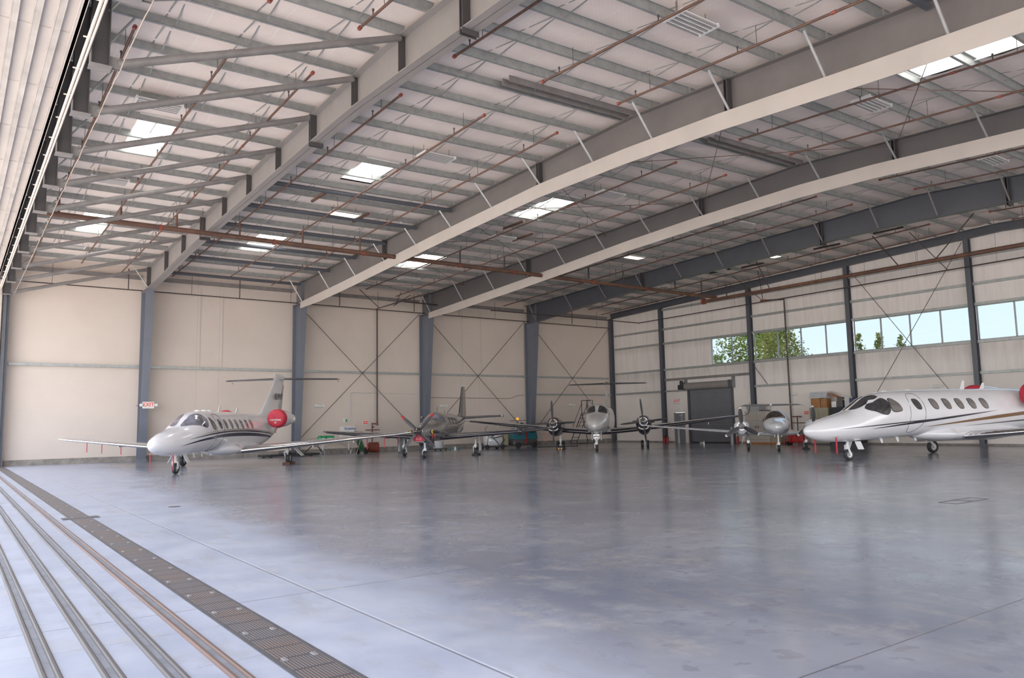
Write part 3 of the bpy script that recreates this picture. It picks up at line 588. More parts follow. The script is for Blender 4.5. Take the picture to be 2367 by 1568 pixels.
MB().path([(-14,42.6,-.10),(0,42.6,-.12),(0,40.0,-.1),(0,2,.16)],.036,8).build('pipe', M['dpipe'], t, smooth=40)
MB().path([(0,31.06,.03),(.35,30.1,.0),(.55,29.9,0),(.55,29.9,-.2),(.6,29.9,-8.5)],.05,8).build('drop_pipe', M['dpipe'], t, smooth=40)
MB().tube((0,31.3,.03),(0,30.9,.03),.07,8).build('red_coupling', M['redfit'], t, smooth=40)
h = MB()
for y in (37.2,33.4,27.2,24.0,21.0,16.9,13): h.tube((0,y,.03),(0,y,RT(43.3,y)-9.3),.008,5)
h.build('hanger_rods', M['rod'], t)
for y, d in ((31.1,1.2),(31.1,-.8),(19.3,1.2)): MB().tube((0,y,0),(-1.5,y+d,RT(42,y)-9.3),.022,6).build('sway_brace', M['dpipe'], t)
t = thing('sprinkler_riser', 'dark vertical pipe with red valves on the beige wall above the hose reel', 'pipe', (22.68, 46.3, 0))
MB().path([(1.9,-3.6,10.1),(.9,-1.8,9.75),(0,0,9.42),(0,0,2.0)],.05,8).build('pipe', M['dpipe'], t, smooth=40)
MB().path([(-.35,0,1.5),(-.35,0,.35),(-.6,0,.3)],.035,8).build('lower_pipe', M['dpipe'], t, smooth=40)
MB().tube((0,0,1.7),(0,0,2.02),.07,10).tube((-.40,0,1.82),(.05,0,1.82),.035,8).tube((-.36,0,1.35),(-.36,0,1.85),.035,8).tube((-.85,-.05,1.42),(.15,-.05,1.42),.028,8).tube((-.36,-.06,1.8),(-.36,-.06,1.95),.015,6).lathe([(0,0),(0,.07),(.02,.07),(.02,0)],(-.36,-.15,1.6),(0,1,0),12).build('valve_set', M['vbrown'], t)
MB().path([(1.0,-2.0,9.7),(4.5,-2.0,9.62)],.045,8).build('side_branch', M['dpipe'], t)
for a, b in (((-2.0,-1.6,10.3),(.2,0,9.45)),((.9,-.9,9.6),(1.3,-.9,10.5)),((.9,-.6,9.6),(2.2,-.6,10.45))): MB().tube(a,b,.025,6).build('sway_brace', M['dpipe'], t)
t = thing('sprinkler_riser', 'dark valve pipe standing low on the window wall behind the small twin', 'pipe', (43.9, 29.7, 0))
MB().path([(-.1,-.3,1.75),(-.1,-.3,.01)],.035,8).build('lower_pipe', M['dpipe'], t); MB().tube((-.1,-.6,1.75),(-.1,.05,1.75),.035,8).tube((-.1,-1.0,1.35),(-.1,.1,1.35),.022,8).build('valve_set', M['vbrown'], t)
for k, (x, z) in enumerate(((16.0,9.5),(30.1,9.5))): pass
# wall conduits
MB().path([(20.9,D-.05,.8),(20.9,D-.05,3.75),(21.0,D-.05,3.85),(25.8,D-.05,3.78)],.016,6).build('wall_conduit', M['clear'], label='pale conduit with one bend on the beige wall left of the vertical sprinkler pipe', cat='conduit')
MB().path([(26.4,D-.05,3.55),(33.6,D-.05,3.5),(34.4,D-.05,3.75),(34.9,D-.05,3.75)],.016,6).build('wall_conduit', M['rod'], label='thin dark conduit across the beige wall behind the dark aeroplane fin', cat='conduit')
for k, x in enumerate((11.55, 12.8, 29.5, 31.1)): MB().tube((x,D-.03,5.3),(x,D-.03,9.9),.010,5).build('wall_cable', M['clear'], label='faint thin vertical cable on the beige wall, %s' % ('left one above the left jet', 'right one above the left jet', 'left one behind the dark aeroplane fin', 'right one behind the dark aeroplane fin')[k], cat='cable')
# high bay lights ---------------------------------------------------------------------
FX = [(13.35,11.1),(21.6,11.4),(30.95,11.9),(4.35,22.7),(13.2,22.35),(21.55,22.55),(30.7,23.0),(4.25,30.2),(13.25,30.1),(21.6,30.25),(30.75,30.4),(4.25,41.1),(13.3,41.2),(22.1,40.8),(30.0,38.4),(38.1,23.3),(38.1,30.6),(38.1,36.2),(38.1,26.6),(29.4,25.6)]
lit = {(13.25,30.1):1, (30.75,30.4):1, (38.1,26.6):1}
bayn = lambda x: 'first' if x < 8 else 'second' if x < 17 else 'third' if x < 26 else 'fourth' if x < 35 else 'fifth'
rown = lambda y: 'nearest the camera' if y < 20 else 'second row' if y < 24 else 'third row' if y < 28 else 'fourth row by the main pipe' if y < 32 else 'fifth row' if y < 39 else 'farthest row'
for (x, y) in FX:
    on = (x, y) in lit
    t = thing('ceiling_light', '%s strip light fixture in the %s roof bay, %s' % ('glowing' if on else 'unlit white', bayn(x), rown(y)), 'ceiling light', (x, y, RT(x, y)-.28), 0, 'high bay strip lights')
    MB().box((-.58,-.27,.07),(.58,.27,.11)).box((-.62,-.3,.03),(-.56,.3,.12)).box((.56,-.3,.03),(.62,.3,.12)).build('housing', M['white'], t)
    for k in range(4):
        MB().tube((-.55,-.2+.133*k,.045),(.55,-.2+.133*k,.045),.022,8).build('lamp_tube', M['lamp_on'] if on else M['lamp_off'], t)
    m = MB()
    for k in range(5): m.box((-.56,-.275+.133*k,.02),(.56,-.26+.133*k,.07))
    m.build('reflector_fins', M['alu'], t)
    MB().tube((-.5,0,.1),(-.5,0,.5),.008,5).tube((.5,0,.1),(.5,0,.5),.008,5).build('hanger', M['rod'], t)
for k, (x, y) in enumerate(((11.5,28.6),(14.2,30.6),(20.9,28.4),(22.6,30.0),(38.9,31.0),(39.5,29.0),(38.6,25.5),(39.5,24.0),(39.4,20.4),(39.3,16.8))):
    MB().bar((x,y-.8,RT(x,y)-.12),(x,y+.8,RT(x,y)-.12),.09,.09).build('rusty_channel', M['pipe'] if k < 4 else M['dpipe'], label='short %s steel channel fixed across the purlins, %s' % ('rusty' if k < 4 else 'dark', 'roof bays two and three' if k < 4 else 'roof bay beside the window wall'), cat='channel', group='short steel channels %s' % ('over bays two and three' if k < 4 else 'beside the window wall'))
# exit signs and emergency lights
def exit_sign(loc, rz, lb, sc=1.0):
    t = thing('exit_sign', lb, 'exit sign', loc, rz)
    MB().bbox((-.30,-.05,-.19),(.30,0,.19),.03).build('housing', M['signw'], t)
    text('lettering', 'EXIT', .29, M['signr'], t, frame((0,-.052,.02),(1,0,0),(0,0,1)), .003, .95)
    for s in (-1, 1): MB().lathe([(0,0),(0,.07),(.08,.085),(.1,.0)], (s*.38,-.02,0), (0,-1,0), 14).tube((s*.3,0,0),(s*.38,0,0),.02,6).build('lamp_head', M['white'], t, smooth=40)
exit_sign((8.72, 45.60, 3.03), 0, 'white exit sign with red letters on the first blue grey column')
exit_sign((L-.04, 39.6, 3.08), R(-90), 'white exit sign with red letters above the small grey door')
MB().tube((8.35,45.58,3.0),(8.1,45.58,3.0),.015,6).build('sign_bracket', M['rod'], bpy.data.objects['exit_sign'])
bpy.data.objects['sign_bracket'].location = (-8.72,-45.60,-3.03)
for k, (p, rz, w) in enumerate((((18.82,D,2.99),0,'right of the red engine cover'),((27.84,D,2.96),0,'left of the dark aeroplane fin'),((39.56,D,3.0),0,'in the corner bay'),((L,29.77,3.18),R(-90),'behind the small white twin'),((L,20.75,3.25),R(-90),'above the right jet roof'))):
    t = thing('emergency_light', 'small white emergency light high on the wall '+w, 'emergency light', p, rz, 'emergency lights')
    MB().bbox((-.22,-.10,-.09),(.22,0,.09),.05).build('housing', M['signw'], t)
    for s in (-1, 1): MB().lathe([(0,0),(0,.07),(.06,.09),(.07,0)], (s*.25,-.07,.02), (0,-1,0), 12).build('lamp_head', M['signw'], t, smooth=40)
# ------------------------------------------------------------------ aircraft toolkit (local +X nose, +Y left, Z up)
class Fus:
    def __init__(s, secs): s.S = sorted([tuple(q)+((2.0,) if len(q) == 5 else ()) for q in secs])
    def at(s, X):
        S = s.S; X = max(S[0][0], min(S[-1][0], X))
        for i in range(len(S)-1):
            if X <= S[i+1][0]: break
        a, b = S[i], S[i+1]; h = b[0]-a[0]; t = (X-a[0])/h; out = []
        p = S[i-1] if i > 0 else None; q = S[i+2] if i+2 < len(S) else None
        for k in range(1, 6):
            d = (b[k]-a[k])/h
            m0 = d if p is None else (0 if (a[k]-p[k])*(b[k]-a[k]) <= 0 else 2/(1/((a[k]-p[k])/(a[0]-p[0]))+1/d))
            m1 = d if q is None else (0 if (q[k]-b[k])*(b[k]-a[k]) <= 0 else 2/(1/((q[k]-b[k])/(q[0]-b[0]))+1/d))
            if p is None and i == 0: m0 = d
            out.append(a[k]*(2*t**3-3*t**2+1)+h*m0*(t**3-2*t**2+t)+b[k]*(-2*t**3+3*t**2)+h*m1*(t**3-t**2))
        return out                                  # zc, w, hu, hl, n
    def pt(s, X, th, off=0):
        zc, w, hu, hl, n = s.at(X); c, q = math.cos(th), math.sin(th); h = hu if q >= 0 else hl
        y = (w+off)*math.copysign(abs(c)**(2/n), c); z = zc+(h+off)*math.copysign(abs(q)**(2/n), q)
        return Vector((X, y, z))
    def side(s, X, z, sg=1, off=.006):              # point on the side at height z
        zc, w, hu, hl, n = s.at(X); h = hu if z >= zc else hl
        t = min(.999, abs(z-zc)/h); th = math.asin(t**(n/2)) if z >= zc else -math.asin(t**(n/2))
        p = s.pt(X, th, off); p.y *= sg; return p
    def mesh(s, mb, ns=70, n=40):
        X0, X1 = s.S[0][0], s.S[-1][0]; st = sorted(set([X0+(X1-X0)*(.5-.5*math.cos(math.pi*k/ns)) for k in range(ns+1)]+[q[0] for q in s.S]))
        return mb.loft([[s.pt(X, 2*math.pi*k/n) for k in range(n)] for X in st])
def resample(P, n):
    P = [Vector(p) for p in P]; seg = [(P[(i+1) % len(P)]-P[i]).length for i in range(len(P))]; T = sum(seg); out = []
    for k in range(n):
        d = T*k/n; i = 0
        while d > seg[i] and i < len(P)-1: d -= seg[i]; i += 1
        out.append(P[i].lerp(P[(i+1) % len(P)], d/seg[i]))
    return out
def rounded(P, it=2):
    for _ in range(it):
        Q = []
        for i in range(len(P)):
            a, b = Vector(P[i]), Vector(P[(i+1) % len(P)]); Q += [a.lerp(b, .2), a.lerp(b, .8)]
        P = Q
    return P
def patch(f, P, rings=5, n=36, rnd=2):              # star-shaped outline P in 2D, mapped by f(u,v)
    if rnd: P = rounded(P, rnd)
    P = resample(P, n); c = sum(P, Vector((0, 0)))/len(P); mb = MB(); mb.v.append(tuple(f(c[0], c[1])))
    for r in range(1, rings+1):
        for p in P: q = c.lerp(p, r/rings); mb.v.append(tuple(f(q[0], q[1])))
    for j in range(n): mb.f.append((0, 1+j, 1+(j+1) % n))
    for r in range(rings-1):
        for j in range(n):
            a = 1+r*n; k = (j+1) % n; mb.f.append((a+j, a+n+j, a+n+k, a+k))
    return mb
def grow(P, d):
    c = sum((Vector(p) for p in P), Vector((0,0)))/len(P); out = []
    for p in P: v = Vector(p)-c; out.append(Vector(p)+v.normalized()*d)
    return out
def ribbon(F, Xs, top, bot, sg, off=.005, m=3):
    mb = MB(); r = []
    for X in Xs: r.append([F.side(X, bot(X)+(top(X)-bot(X))*k/m, sg, off) for k in range(m+1)])
    return mb.loft(r, cap=False, closed=False)
AF = [(1,0),(.85,.018),(.65,.045),(.45,.062),(.28,.066),(.15,.056),(.07,.040),(.025,.024),(0,0),(.02,-.018),(.07,-.030),(.18,-.040),(.4,-.040),(.7,-.02)]
def foil(o, ch, th=1.0, d=(0,0,1), tw=0, lim=None, grow_=0):
    o = Vector(o); d = Vector(d).normalized(); out = []
    for a, b in AF:
        if lim is not None: a = min(a, lim)
        out.append(o+Vector((-a*ch, 0, 0))+d*(b*ch*th+a*ch*tw+ (grow_ if b > 0 else -grow_ if b < 0 else 0))+Vector((grow_*2 if a < .02 else 0, 0, 0)))
    return out
def wing(mb, secs, **kw):                           # secs: (x_le, y, z, chord, thick[, dir])
    return mb.loft([foil(q[:3], q[3], q[4], q[5] if len(q) > 5 else (0,0,1), **kw) for q in secs])
def le_strip(secs, lim=.07, g=.004):
    out = []
    for q in secs:
        o = Vector(q[:3]); d = Vector(q[5] if len(q) > 5 else (0,0,1)).normalized(); r = []
        for a, b in [(lim,.040),(.045,.033),(.025,.024),(.008,.012),(0,0),(.006,-.009),(.02,-.018),(.045,-.025),(lim,-.030)]:
            r.append(o+Vector((-a*q[3]+g*2, 0, 0))+d*(b*q[3]*q[4]*1.04+(g if b > 0 else -g if b < 0 else 0)))
        out.append(r)
    return MB().loft(out, cap=False, closed=False)
def mir(secs): return [(q[0], -q[1], q[2], q[3], q[4])+((( q[5][0], -q[5][1], q[5][2]),) if len(q) > 5 else ()) for q in secs]
def wheel(par, x, y, r, w, name='wheel', hub='alu', both=True):
    e = MB().lathe([(-w*.32,r*.55),(-w*.5,r*.66),(-w*.5,r*.86),(-w*.36,r*.97),(-w*.12,r),(w*.12,r),(w*.36,r*.97),(w*.5,r*.86),(w*.5,r*.66),(w*.32,r*.55)], (x,y,r), (0,1,0), 28).build(name, M['black'], par, smooth=50)
    MB().lathe([(-w*.36,0),(-w*.38,r*.2),(-w*.34,r*.3),(-w*.42,r*.56),(w*.42,r*.56),(w*.34,r*.3),(w*.38,r*.2),(w*.36,0)], (x,y,r), (0,1,0), 20).build('hub', M[hub], e, smooth=40)
    return e
def gear(par, x, y, z, r, w, sx=0, sy=0, name='main_gear', mt='white', dual=0, fork=False, door=None, trail=0):
    g = MB().tube((x+sx,y+sy,z),(x+trail,y,r*2.15),.045,12,.05).tube((x+trail,y,r*2.5),(x+trail,y,r*1.9),.065,12)
    g.tube((x+sx+.02,y+sy*.5,z*.8),(x+.22,y+sy,z+.02),.022,8).cbox((x+trail,y,r*2.35),(.13,.13,.12))
    if trail: g.bar((x+trail,y,r*2.05),(x,y+(0 if not fork else 0),r*1.0),.05,.09)
    if dual: g.tube((x,y-dual,r),(x,y+dual,r),.035,10).tube((x,y,r*2.0),(x,y,r),.045,10)
    elif fork: g.bar((x+trail,y-w*.75,r*2.05),(x+trail,y+w*.75,r*2.05),.07,.05).bar((x+trail,y-w*.75,r*2.05),(x,y-w*.75,r),.03,.07).bar((x+trail,y+w*.75,r*2.05),(x,y+w*.75,r),.03,.07).tube((x,y-w*.8,r),(x,y+w*.8,r),.03,8)
    else: s = 1 if y >= 0 else -1; g.bar((x+trail,y-s*w*.8,r*2.05),(x,y-s*w*.8,r),.05,.09).tube((x+trail,y-s*w*.8,r*2.05),(x+trail,y,r*2.1),.05,8).tube((x,y-s*w*.9,r),(x,y,r),.035,8)
    e = g.build(name, M[mt], par, smooth=40)
    for yy in ((y-dual, y+dual) if dual else (y,)): wheel_sub(e, x, yy, r, w)
    if door:
        a, b, c, t = door; q = MB(); q.loft([[Vector(a), Vector(b), Vector(b)+Vector(t), Vector(a)+Vector(t)], [Vector(a)+Vector(c), Vector(b)+Vector(c), Vector(b)+Vector(c)+Vector(t), Vector(a)+Vector(c)+Vector(t)]]).build('gear_door', M[mt], e)
    return e
def wheel_sub(par, x, y, r, w):
    MB().lathe([(-w*.30,r*.5),(-w*.5,r*.64),(-w*.5,r*.86),(-w*.36,r*.97),(-w*.12,r),(w*.12,r),(w*.36,r*.97),(w*.5,r*.86),(w*.5,r*.64),(w*.30,r*.5)], (x,y,r), (0,1,0), 28).build('tire', M['black'], par, smooth=50)
    MB().lathe([(-w*.40,0),(-w*.42,r*.16),(-w*.30,r*.24),(-w*.36,r*.57),(w*.36,r*.57),(w*.30,r*.24),(w*.42,r*.16),(w*.40,0)], (x,y,r), (0,1,0), 20).build('hub', M['alu'], par, smooth=40)
def blade(L_, ch, ang, c, pitch=R(50), tipc=None, bend=.0):   # propeller blade in plane YZ at hub centre c
    rings = []
    for k in range(11):
        t = k/10; r = L_*(.10+.90*t); w = ch*(.45+.9*math.sin(math.pi*min(1, t*.9+.12))**.8)*(1 if t < .93 else .7); th = .03*(1-t)+.006; p = pitch*(1-.45*t)
        sx, sy = math.sin(p), math.cos(p); rad = Vector((0, math.cos(ang), math.sin(ang))); tan = Vector((0, -math.sin(ang), math.cos(ang))); ax = Vector((1,0,0))
        ce = Vector(c)+rad*r+ax*bend*t*t; cd = tan*sy+ax*sx; nd = ax*sy-tan*sx
        rings.append([ce+cd*(w/2)*math.cos(2*math.pi*j/10)+nd*th*math.sin(2*math.pi*j/10) for j in range(10)])
    return MB().loft(rings), rings
def prop(par, c, n, L_, ch, a0, mt='blackg', spin=.2, slen=.42, hub='chrome', tips=None, pitch=R(50), tipl=.08, name='propeller'):
    e = MB().lathe([(-.12,spin*.98),(0,spin),(slen*.3,spin*.93),(slen*.6,spin*.7),(slen*.85,spin*.36),(slen,.0)], c, (1,0,0), 28).build(name, M[hub], par, smooth=50)
    for k in range(n):
        b, rg = blade(L_, ch, a0+2*math.pi*k/n, c, pitch); b.build('blade', M[mt], e, smooth=60)
        if tips and tips[k % len(tips)]:
            tp, i0 = tips[k % len(tips)]; q = []
            for r in rg[i0:]:
                cc = sum(r, Vector())/len(r); q.append([cc+(p-cc)*1.06+((p-cc).normalized()*.012) for p in r])
            MB().loft(q).build('blade_tip_cover' if i0 < 8 else 'tip_band', M[tp], e)
    return e

# ------------------------------------------------------------------ light business jets
def jet(loc, ang, label, V):
    t = thing('business_jet', label, 'airplane', loc, ang)
    dz, k = V['dz'], V['k']
    X = lambda x: x if x > -2.5 else -2.5+(x+2.5)*k
    secs = [(2.03,1.12,.02,.02,.02),(1.99,1.12,.10,.09,.10),(1.85,1.12,.22,.19,.20),(1.55,1.12,.37,.31,.31),(1.1,1.14,.51,.42,.41),(.5,1.18,.63,.49,.49),(0.05,1.23,.69,.54,.56),(-.4,1.34,.74,.66,.65),(-.8,1.43,.78,.78,.73),(-1.25,1.49,.80,.855,.78),(-1.8,1.52,.81,.885,.80),(-2.6,1.53,.81,.89,.80),
            (-7.6,1.54,.81,.87,.80),(-8.8,1.58,.77,.82,.76),(-10,1.70,.63,.68,.64),(-11.3,1.88,.42,.47,.44),(-12.6,2.06,.2,.25,.22),(-13.2,2.14,.07,.1,.08)]
    secs = [(X(q[0]), q[1]+dz*min(1, max(.3, (2-q[0])/2.6))+V.get('up', 0)*max(0, min(5, -.5-q[0])), q[2]*V.get('fat', 1), q[3]*V.get('fat', 1), q[4]*V.get('fat', 1)) for q in secs]
    F = Fus(secs); F.mesh(MB()).build('fuselage', M[V['paint']], t, smooth=60)
    B = Fus([(X(-2.9),.88+dz,.1,.05,.1),(X(-3.5),.83+dz,.55,.2,.24),(X(-4.4),.80+dz,.86,.3,.30),(X(-6.8),.80+dz,.86,.3,.30),(X(-7.8),.86+dz,.6,.2,.25),(X(-8.9),.95+dz,.1,.05,.08)])
    B.mesh(MB(), 30, 28).build('wing_fairing', M[V['paint']], t, smooth=60)
    xw = V['xw']
    ws = [(xw+.1,.0,.66+dz,3.0,1.2),(xw,.85,.70+dz,2.55,1.3),(xw-.35,2.4,.83+dz,2.05,1.3),(xw-1.35,7.7,1.30+dz,1.05,1.2),(xw-1.5,8.05,1.34+dz,.75,.7),(xw-1.72,8.17,1.36+dz,.4,.5)]
    for s, S_ in ((1, ws), (-1, mir(ws))):
        w = wing(MB(), S_).build('wing', M['wingpaint'], t, smooth=35); le_strip(S_[1:5]).build('leading_edge', M['chrome'], w, smooth=60)
        MB().cbox((xw-1.9, s*3.6, .83+dz), (.9,.06,.14)).cbox((xw-2.0, s*5.4, .98+dz), (.6,.05,.1)).build('flap_fairing', M['wingpaint'], w)
    sf = [(X(-12.35)+.1,0,4.30+dz*.6,1.05,1.3),(X(-12.4),.3,4.30+dz*.6,1.0,1.3),(X(-12.95),3.0,4.27+dz*.6,.62,1.4),(X(-13.05),3.12,4.27+dz*.6,.5,.6)]
    for s, S_ in ((1, sf), (-1, mir(sf))):
        w = wing(MB(), S_).build('stabilizer', M['wingpaint'], t, smooth=35); le_strip(S_[1:4], .12, .006).build('leading_edge', M['blackg'], w, smooth=60)
        MB().tube((X(-13.5), s*2.95, 4.22), (X(-13.75), s*2.95, 4.15), .02, 6).build('static_wick', M['alu'], w)
    H = lambda z: (0, 1, 0)
    fin = [(X(-9.3),0,2.32+dz,3.1,.55,(0,1,0)),(X(-10.1),0,2.9+dz,2.55,.55,(0,1,0)),(X(-11.9),0,4.38+dz*.6,1.5,.6,(0,1,0)),(X(-12.0),0,4.50+dz*.6,1.5,.4,(0,1,0))]
    fn = wing(MB(), fin).build('fin', M[V['paint']], t, smooth=35)
    MB().loft([[(X(-12.05)-.05,-.012,4.0),(X(-12.05)-.05,.012,4.0),(X(-13.35),.008,4.02),(X(-13.35),-.008,4.02)],[(X(-11.75),-.03,2.5+dz),(X(-11.75),.03,2.5+dz),(X(-12.95),.01,2.5+dz),(X(-12.95),-.01,2.5+dz)]]).build('rudder', M['rudder'], t)
    MB().loft([[(X(-11.6)+.05,-.05,4.42),(X(-11.6)+.05,.05,4.42),(X(-13.3),.05,4.42),(X(-13.3),-.05,4.42)],[(X(-11.9),-.03,4.56),(X(-11.9),.03,4.56),(X(-13.1),.03,4.54),(X(-13.1),-.03,4.54)]]).build('fin_cap', M[V['paint']], t)
    if V.get('reg'):
        o = text('tail_number', V['reg'], .46, M['grey2'], t, frame((X(-11.85),.19,3.30+dz),(-1,0,0),(0,0,1)), .004, .82)
    for s in (1, -1):
        ex, ey, ez = V['eng']; ey *= s
        n = MB().lathe([*((p_, r_*V['er']) for p_, r_ in ((.0,.36),(.03,.43),(-.1,.48),(-.5,.50),(-1.2,.46),(-1.9,.36),(-2.35,.28),(-2.4,.24),(-2.2,.2),(-2.2,0)))], (ex,ey,ez), (1,0,0), 36)
        nn = n.build('engine_nacelle', M[V['paint']], t, smooth=50)
        MB().lathe([(-.05,.40*V['er']),(.055,.41*V['er']),(.07,.37*V['er']),(.02,.33*V['er'])], (ex,ey,ez), (1,0,0), 36).build('intake_lip', M['chrome'], nn, smooth=50)
        cv = MB().lathe([(-.30,.525*V['er']),(-.06,.51*V['er']),(.06,.47*V['er']),(.10,.41*V['er']),(.085,.2),(.10,0)], (ex,ey,ez), (1,0,0), 40).build('engine_cover', M['red'], nn, smooth=60)
        cv['label'] = 'round red fabric engine cover'
        for i, ln in enumerate(V['cover']): text('cover_lettering', ln, .115 if i == 0 else .085, M['signw'], cv, frame((ex+.112,ey,ez-.08-.12*i),(0,1,0),(0,0,1)), .003)
        MB().box((ex+.10,ey+s*.02-.02,ez-.70),(ex+.115,ey+s*.02+.02,ez-.36)).build('streamer', M['red'], cv)
        wing(MB(), [(ex-.6,s*.45,ez-.18,1.5,1.0),(ex-.6,ey-s*.4,ez-.12,1.3,1.0)]).build('pylon', M[V['paint']], nn, smooth=35)
        MB().lathe([(-2.05,.30),(-2.45,.25),(-2.46,.20),(-2.1,.2)], (ex,ey,ez), (1,0,0), 24).build('exhaust', M['chrome'], nn, smooth=40)
    # cockpit glazing
    g = V['glass']
    for s in (1, -1):
        sd = -1 if s < 0 else 1
        f = lambda u, v, o=.008: Vector((lambda p: (p.x, p.y*sd, p.z))(F.pt(u, R(v), o)))
        P1 = [(.02,83),(-.80,84),(-1.22,70),(-1.30,42),(-1.20,22),(-.98,16),(-.5,40),(-.1,66)]
        for nm, P in ((('windshield', P1),) if not V.get('split') else (('windshield', [(.0,83),(-.78,84),(-1.08,72),(-1.14,60),(-.40,60),(-.12,66)]), ('windshield', [(-.40,55),(-1.20,55),(-1.36,42),(-1.36,20),(-1.18,7),(-.88,13),(-.5,38)]))):
            fr = patch(lambda u, v: f(u, v, .006), [(p[0]+(.04 if p[0] > -.6 else -.04), max(2, min(88.5, p[1]+(2.2 if p[1] > 60 else -3)))) for p in P], 5, 44, 1).build('windshield_frame', M['trimd'] if V['paint'] != 'spaint' else M['spaint'], t, smooth=60)
            patch(lambda u, v: f(u, v, .012), P, 6, 44, 1).build('windshield', M[g], t, smooth=60)
        sw = V['sidewin']
        patch(lambda u, v: F.side(u, v, sd, .006), grow(sw, .035), 4, 40, 2).build('window_surround', M['alu'] if V['paint'] == 'spaint' else M['trimd'], t, smooth=60)
        patch(lambda u, v: F.side(u, v, sd, .012), sw, 4, 40, 2).build('cockpit_side_window', M[V.get('swg', 'acglass2')], t, smooth=60)
        for i, xc in enumerate(V['wins']):
            zc = V['wz']; wv = .15*V.get('ww', 1)
            P = [(xc+wv+.05,zc+.19),(xc-.06,zc+.19),(xc-wv,zc+.02),(xc-wv-.03,zc-.19),(xc+.02,zc-.19),(xc+wv,zc-.04)]
            patch(lambda u, v: F.side(u, v, sd, .006), grow(P, .028), 3, 32, 2).build('window_surround', M['alu'] if V['paint'] == 'spaint' else M['trimd'], t, smooth=60)
            patch(lambda u, v: F.side(u, v, sd, .011), P, 3, 32, 2).build('cabin_window', M['acglass' if i == 0 else V['cg']], t, smooth=60)
        for nm, mt, Xs, tp, bt in V['stripes']:
            n = 44; XX = [Xs[0]+(Xs[1]-Xs[0])*j/n for j in range(n+1)]
            ribbon(F, XX, tp, bt, sd, .006).build(nm, M[mt], t, smooth=60)
    # passenger door outline on the left side
    dx = V['wins'][0]; mb = MB()
    pts = [(dx+.34, V['wz']+.42),(dx-.22,V['wz']+.42),(dx-.36,V['wz']-.1),(dx-.3,V['wz']-.7),(dx+.1,V['wz']-1.08),(dx+.5,V['wz']-1.08),(dx+.42,V['wz']-.4)]
    rp = rounded(pts, 2); mb.path([F.side(p[0], p[1], 1, .004) for p in rp+[rp[0]]], .008, 5).build('cabin_door_seam', M['trimd'], t)
    # antennas, pitot
    an = MB()
    for xa, h in V['ant']:
        an = MB(); zt = F.pt(xa, R(90)).z-.02; an.loft([[(xa+.1,-.012,zt),(xa+.1,.012,zt),(xa-.14,.012,zt),(xa-.14,-.012,zt)],[(xa-.08,-.006,zt+h),(xa-.08,.006,zt+h),(xa-.2,.006,zt+h),(xa-.2,-.006,zt+h)]])
        an.build('blade_antenna', M['white'], t)
    for xa in V['dome']: MB().lathe([(0,.13),(.03,.12),(.05,.05),(.055,0)], (xa,0,F.pt(xa,R(90)).z-.01), n=16).build('roof_antenna', M['white'], t, smooth=60)
    for xa in (-1.6,-2.4,-3.3):
        b = MB(); zt = F.pt(xa, R(270)).z+.03; b.loft([[(xa+.08,-.01,zt),(xa+.08,.01,zt),(xa-.08,.01,zt),(xa-.08,-.01,zt)],[(xa-.02,-.008,zt-.2),(xa-.02,.008,zt-.2),(xa-.1,.008,zt-.2),(xa-.1,-.008,zt-.2)]])
        b.build('belly_antenna', M['white'], t)
    for s in (1, -1):
        p = F.side(1.05 if V['paint'] == 'spaint' else .95, .84+dz, s, -.01); MB().tube(p, p+Vector((.02,s*.06,-.04)), .012, 6).tube(p+Vector((.02,s*.06,-.04)), p+Vector((.2,s*.07,-.04)), .012, 6).build('pitot_probe', M['alu'], t)
        q = p+Vector((.12, s*.07, -.06)); hw = .035 if V['paint'] == 'wpaint' else .010; MB().box((q.x-.006,q.y-hw,q.z-.60),(q.x+.006,q.y+hw,q.z)).build('streamer', M['red'], t)['label'] = 'red warning streamer hanging from a nose probe'
    if V.get('wingstream'):
        for s, ys_ in ((-1, (5.6,6.5,7.2)), (1, (5.9,6.7,7.4))):
            for yy in ys_:
                zz = lerp(yy, [.85,7.7], [.70,1.30])+dz-.04; xx = lerp(yy, [2.4,7.7], [xw-.35-2.0,xw-1.35-1.0])
                MB().box((xx-.004,s*yy-.018,zz-.52),(xx+.004,s*yy+.018,zz)).build('streamer', M['red'], t)
    # landing gear
    rn_, rm = .225, .28
    e = gear(t, 0, 0, .85, rn_, .13, name='nose_gear', fork=True, trail=-.0+.08)
    MB().loft([[(-.40,.20,.72),(-.12,.20,.72),(-.12,.215,.72),(-.40,.215,.72)],[(-.40,.36,.42),(-.12,.36,.42),(-.12,.375,.42),(-.40,.375,.42)]]).build('gear_door', M['white'], e)
    MB().loft([[(-.40,-.20,.72),(-.12,-.20,.72),(-.12,-.215,.72),(-.40,-.215,.72)],[(-.40,-.36,.42),(-.12,-.36,.42),(-.12,-.375,.42),(-.40,-.375,.42)]]).build('gear_door', M['white'], e)
    if V.get('reflock'): MB().box((.20,-.025,.40),(.212,.025,.85)).build('streamer', M['red'], e)
    for s in (1, -1):
        xm, ym = V['main']; g = gear(t, xm, s*ym, .85+dz, rm, .17, sx=.0, name='main_gear', trail=.28, door=((xm+.25,s*(ym+.22),.80+dz),(xm-.25,s*(ym+.22),.80+dz),(0,s*.42,-.42),(0,.012,.01)))
    return t, F
M['grey2'] = mat('dark_grey_lettering', (.05,.045,.05), .5)
M['rudder'] = mat('grey_white_rudder_paint', (.50,.50,.51), .35, 0, .04, 3)
M['wingpaint'] = mat('grey_wing_paint', (.46,.46,.49), .22, .15, .05, 2, coat=.5)
def arch(x0, x1, z0, z1, h): return lambda X: z0+(z1-z0)*(X-x0)/(x1-x0)+h*math.sin(math.pi*min(1,max(0,(X-x0)/(x1-x0))))
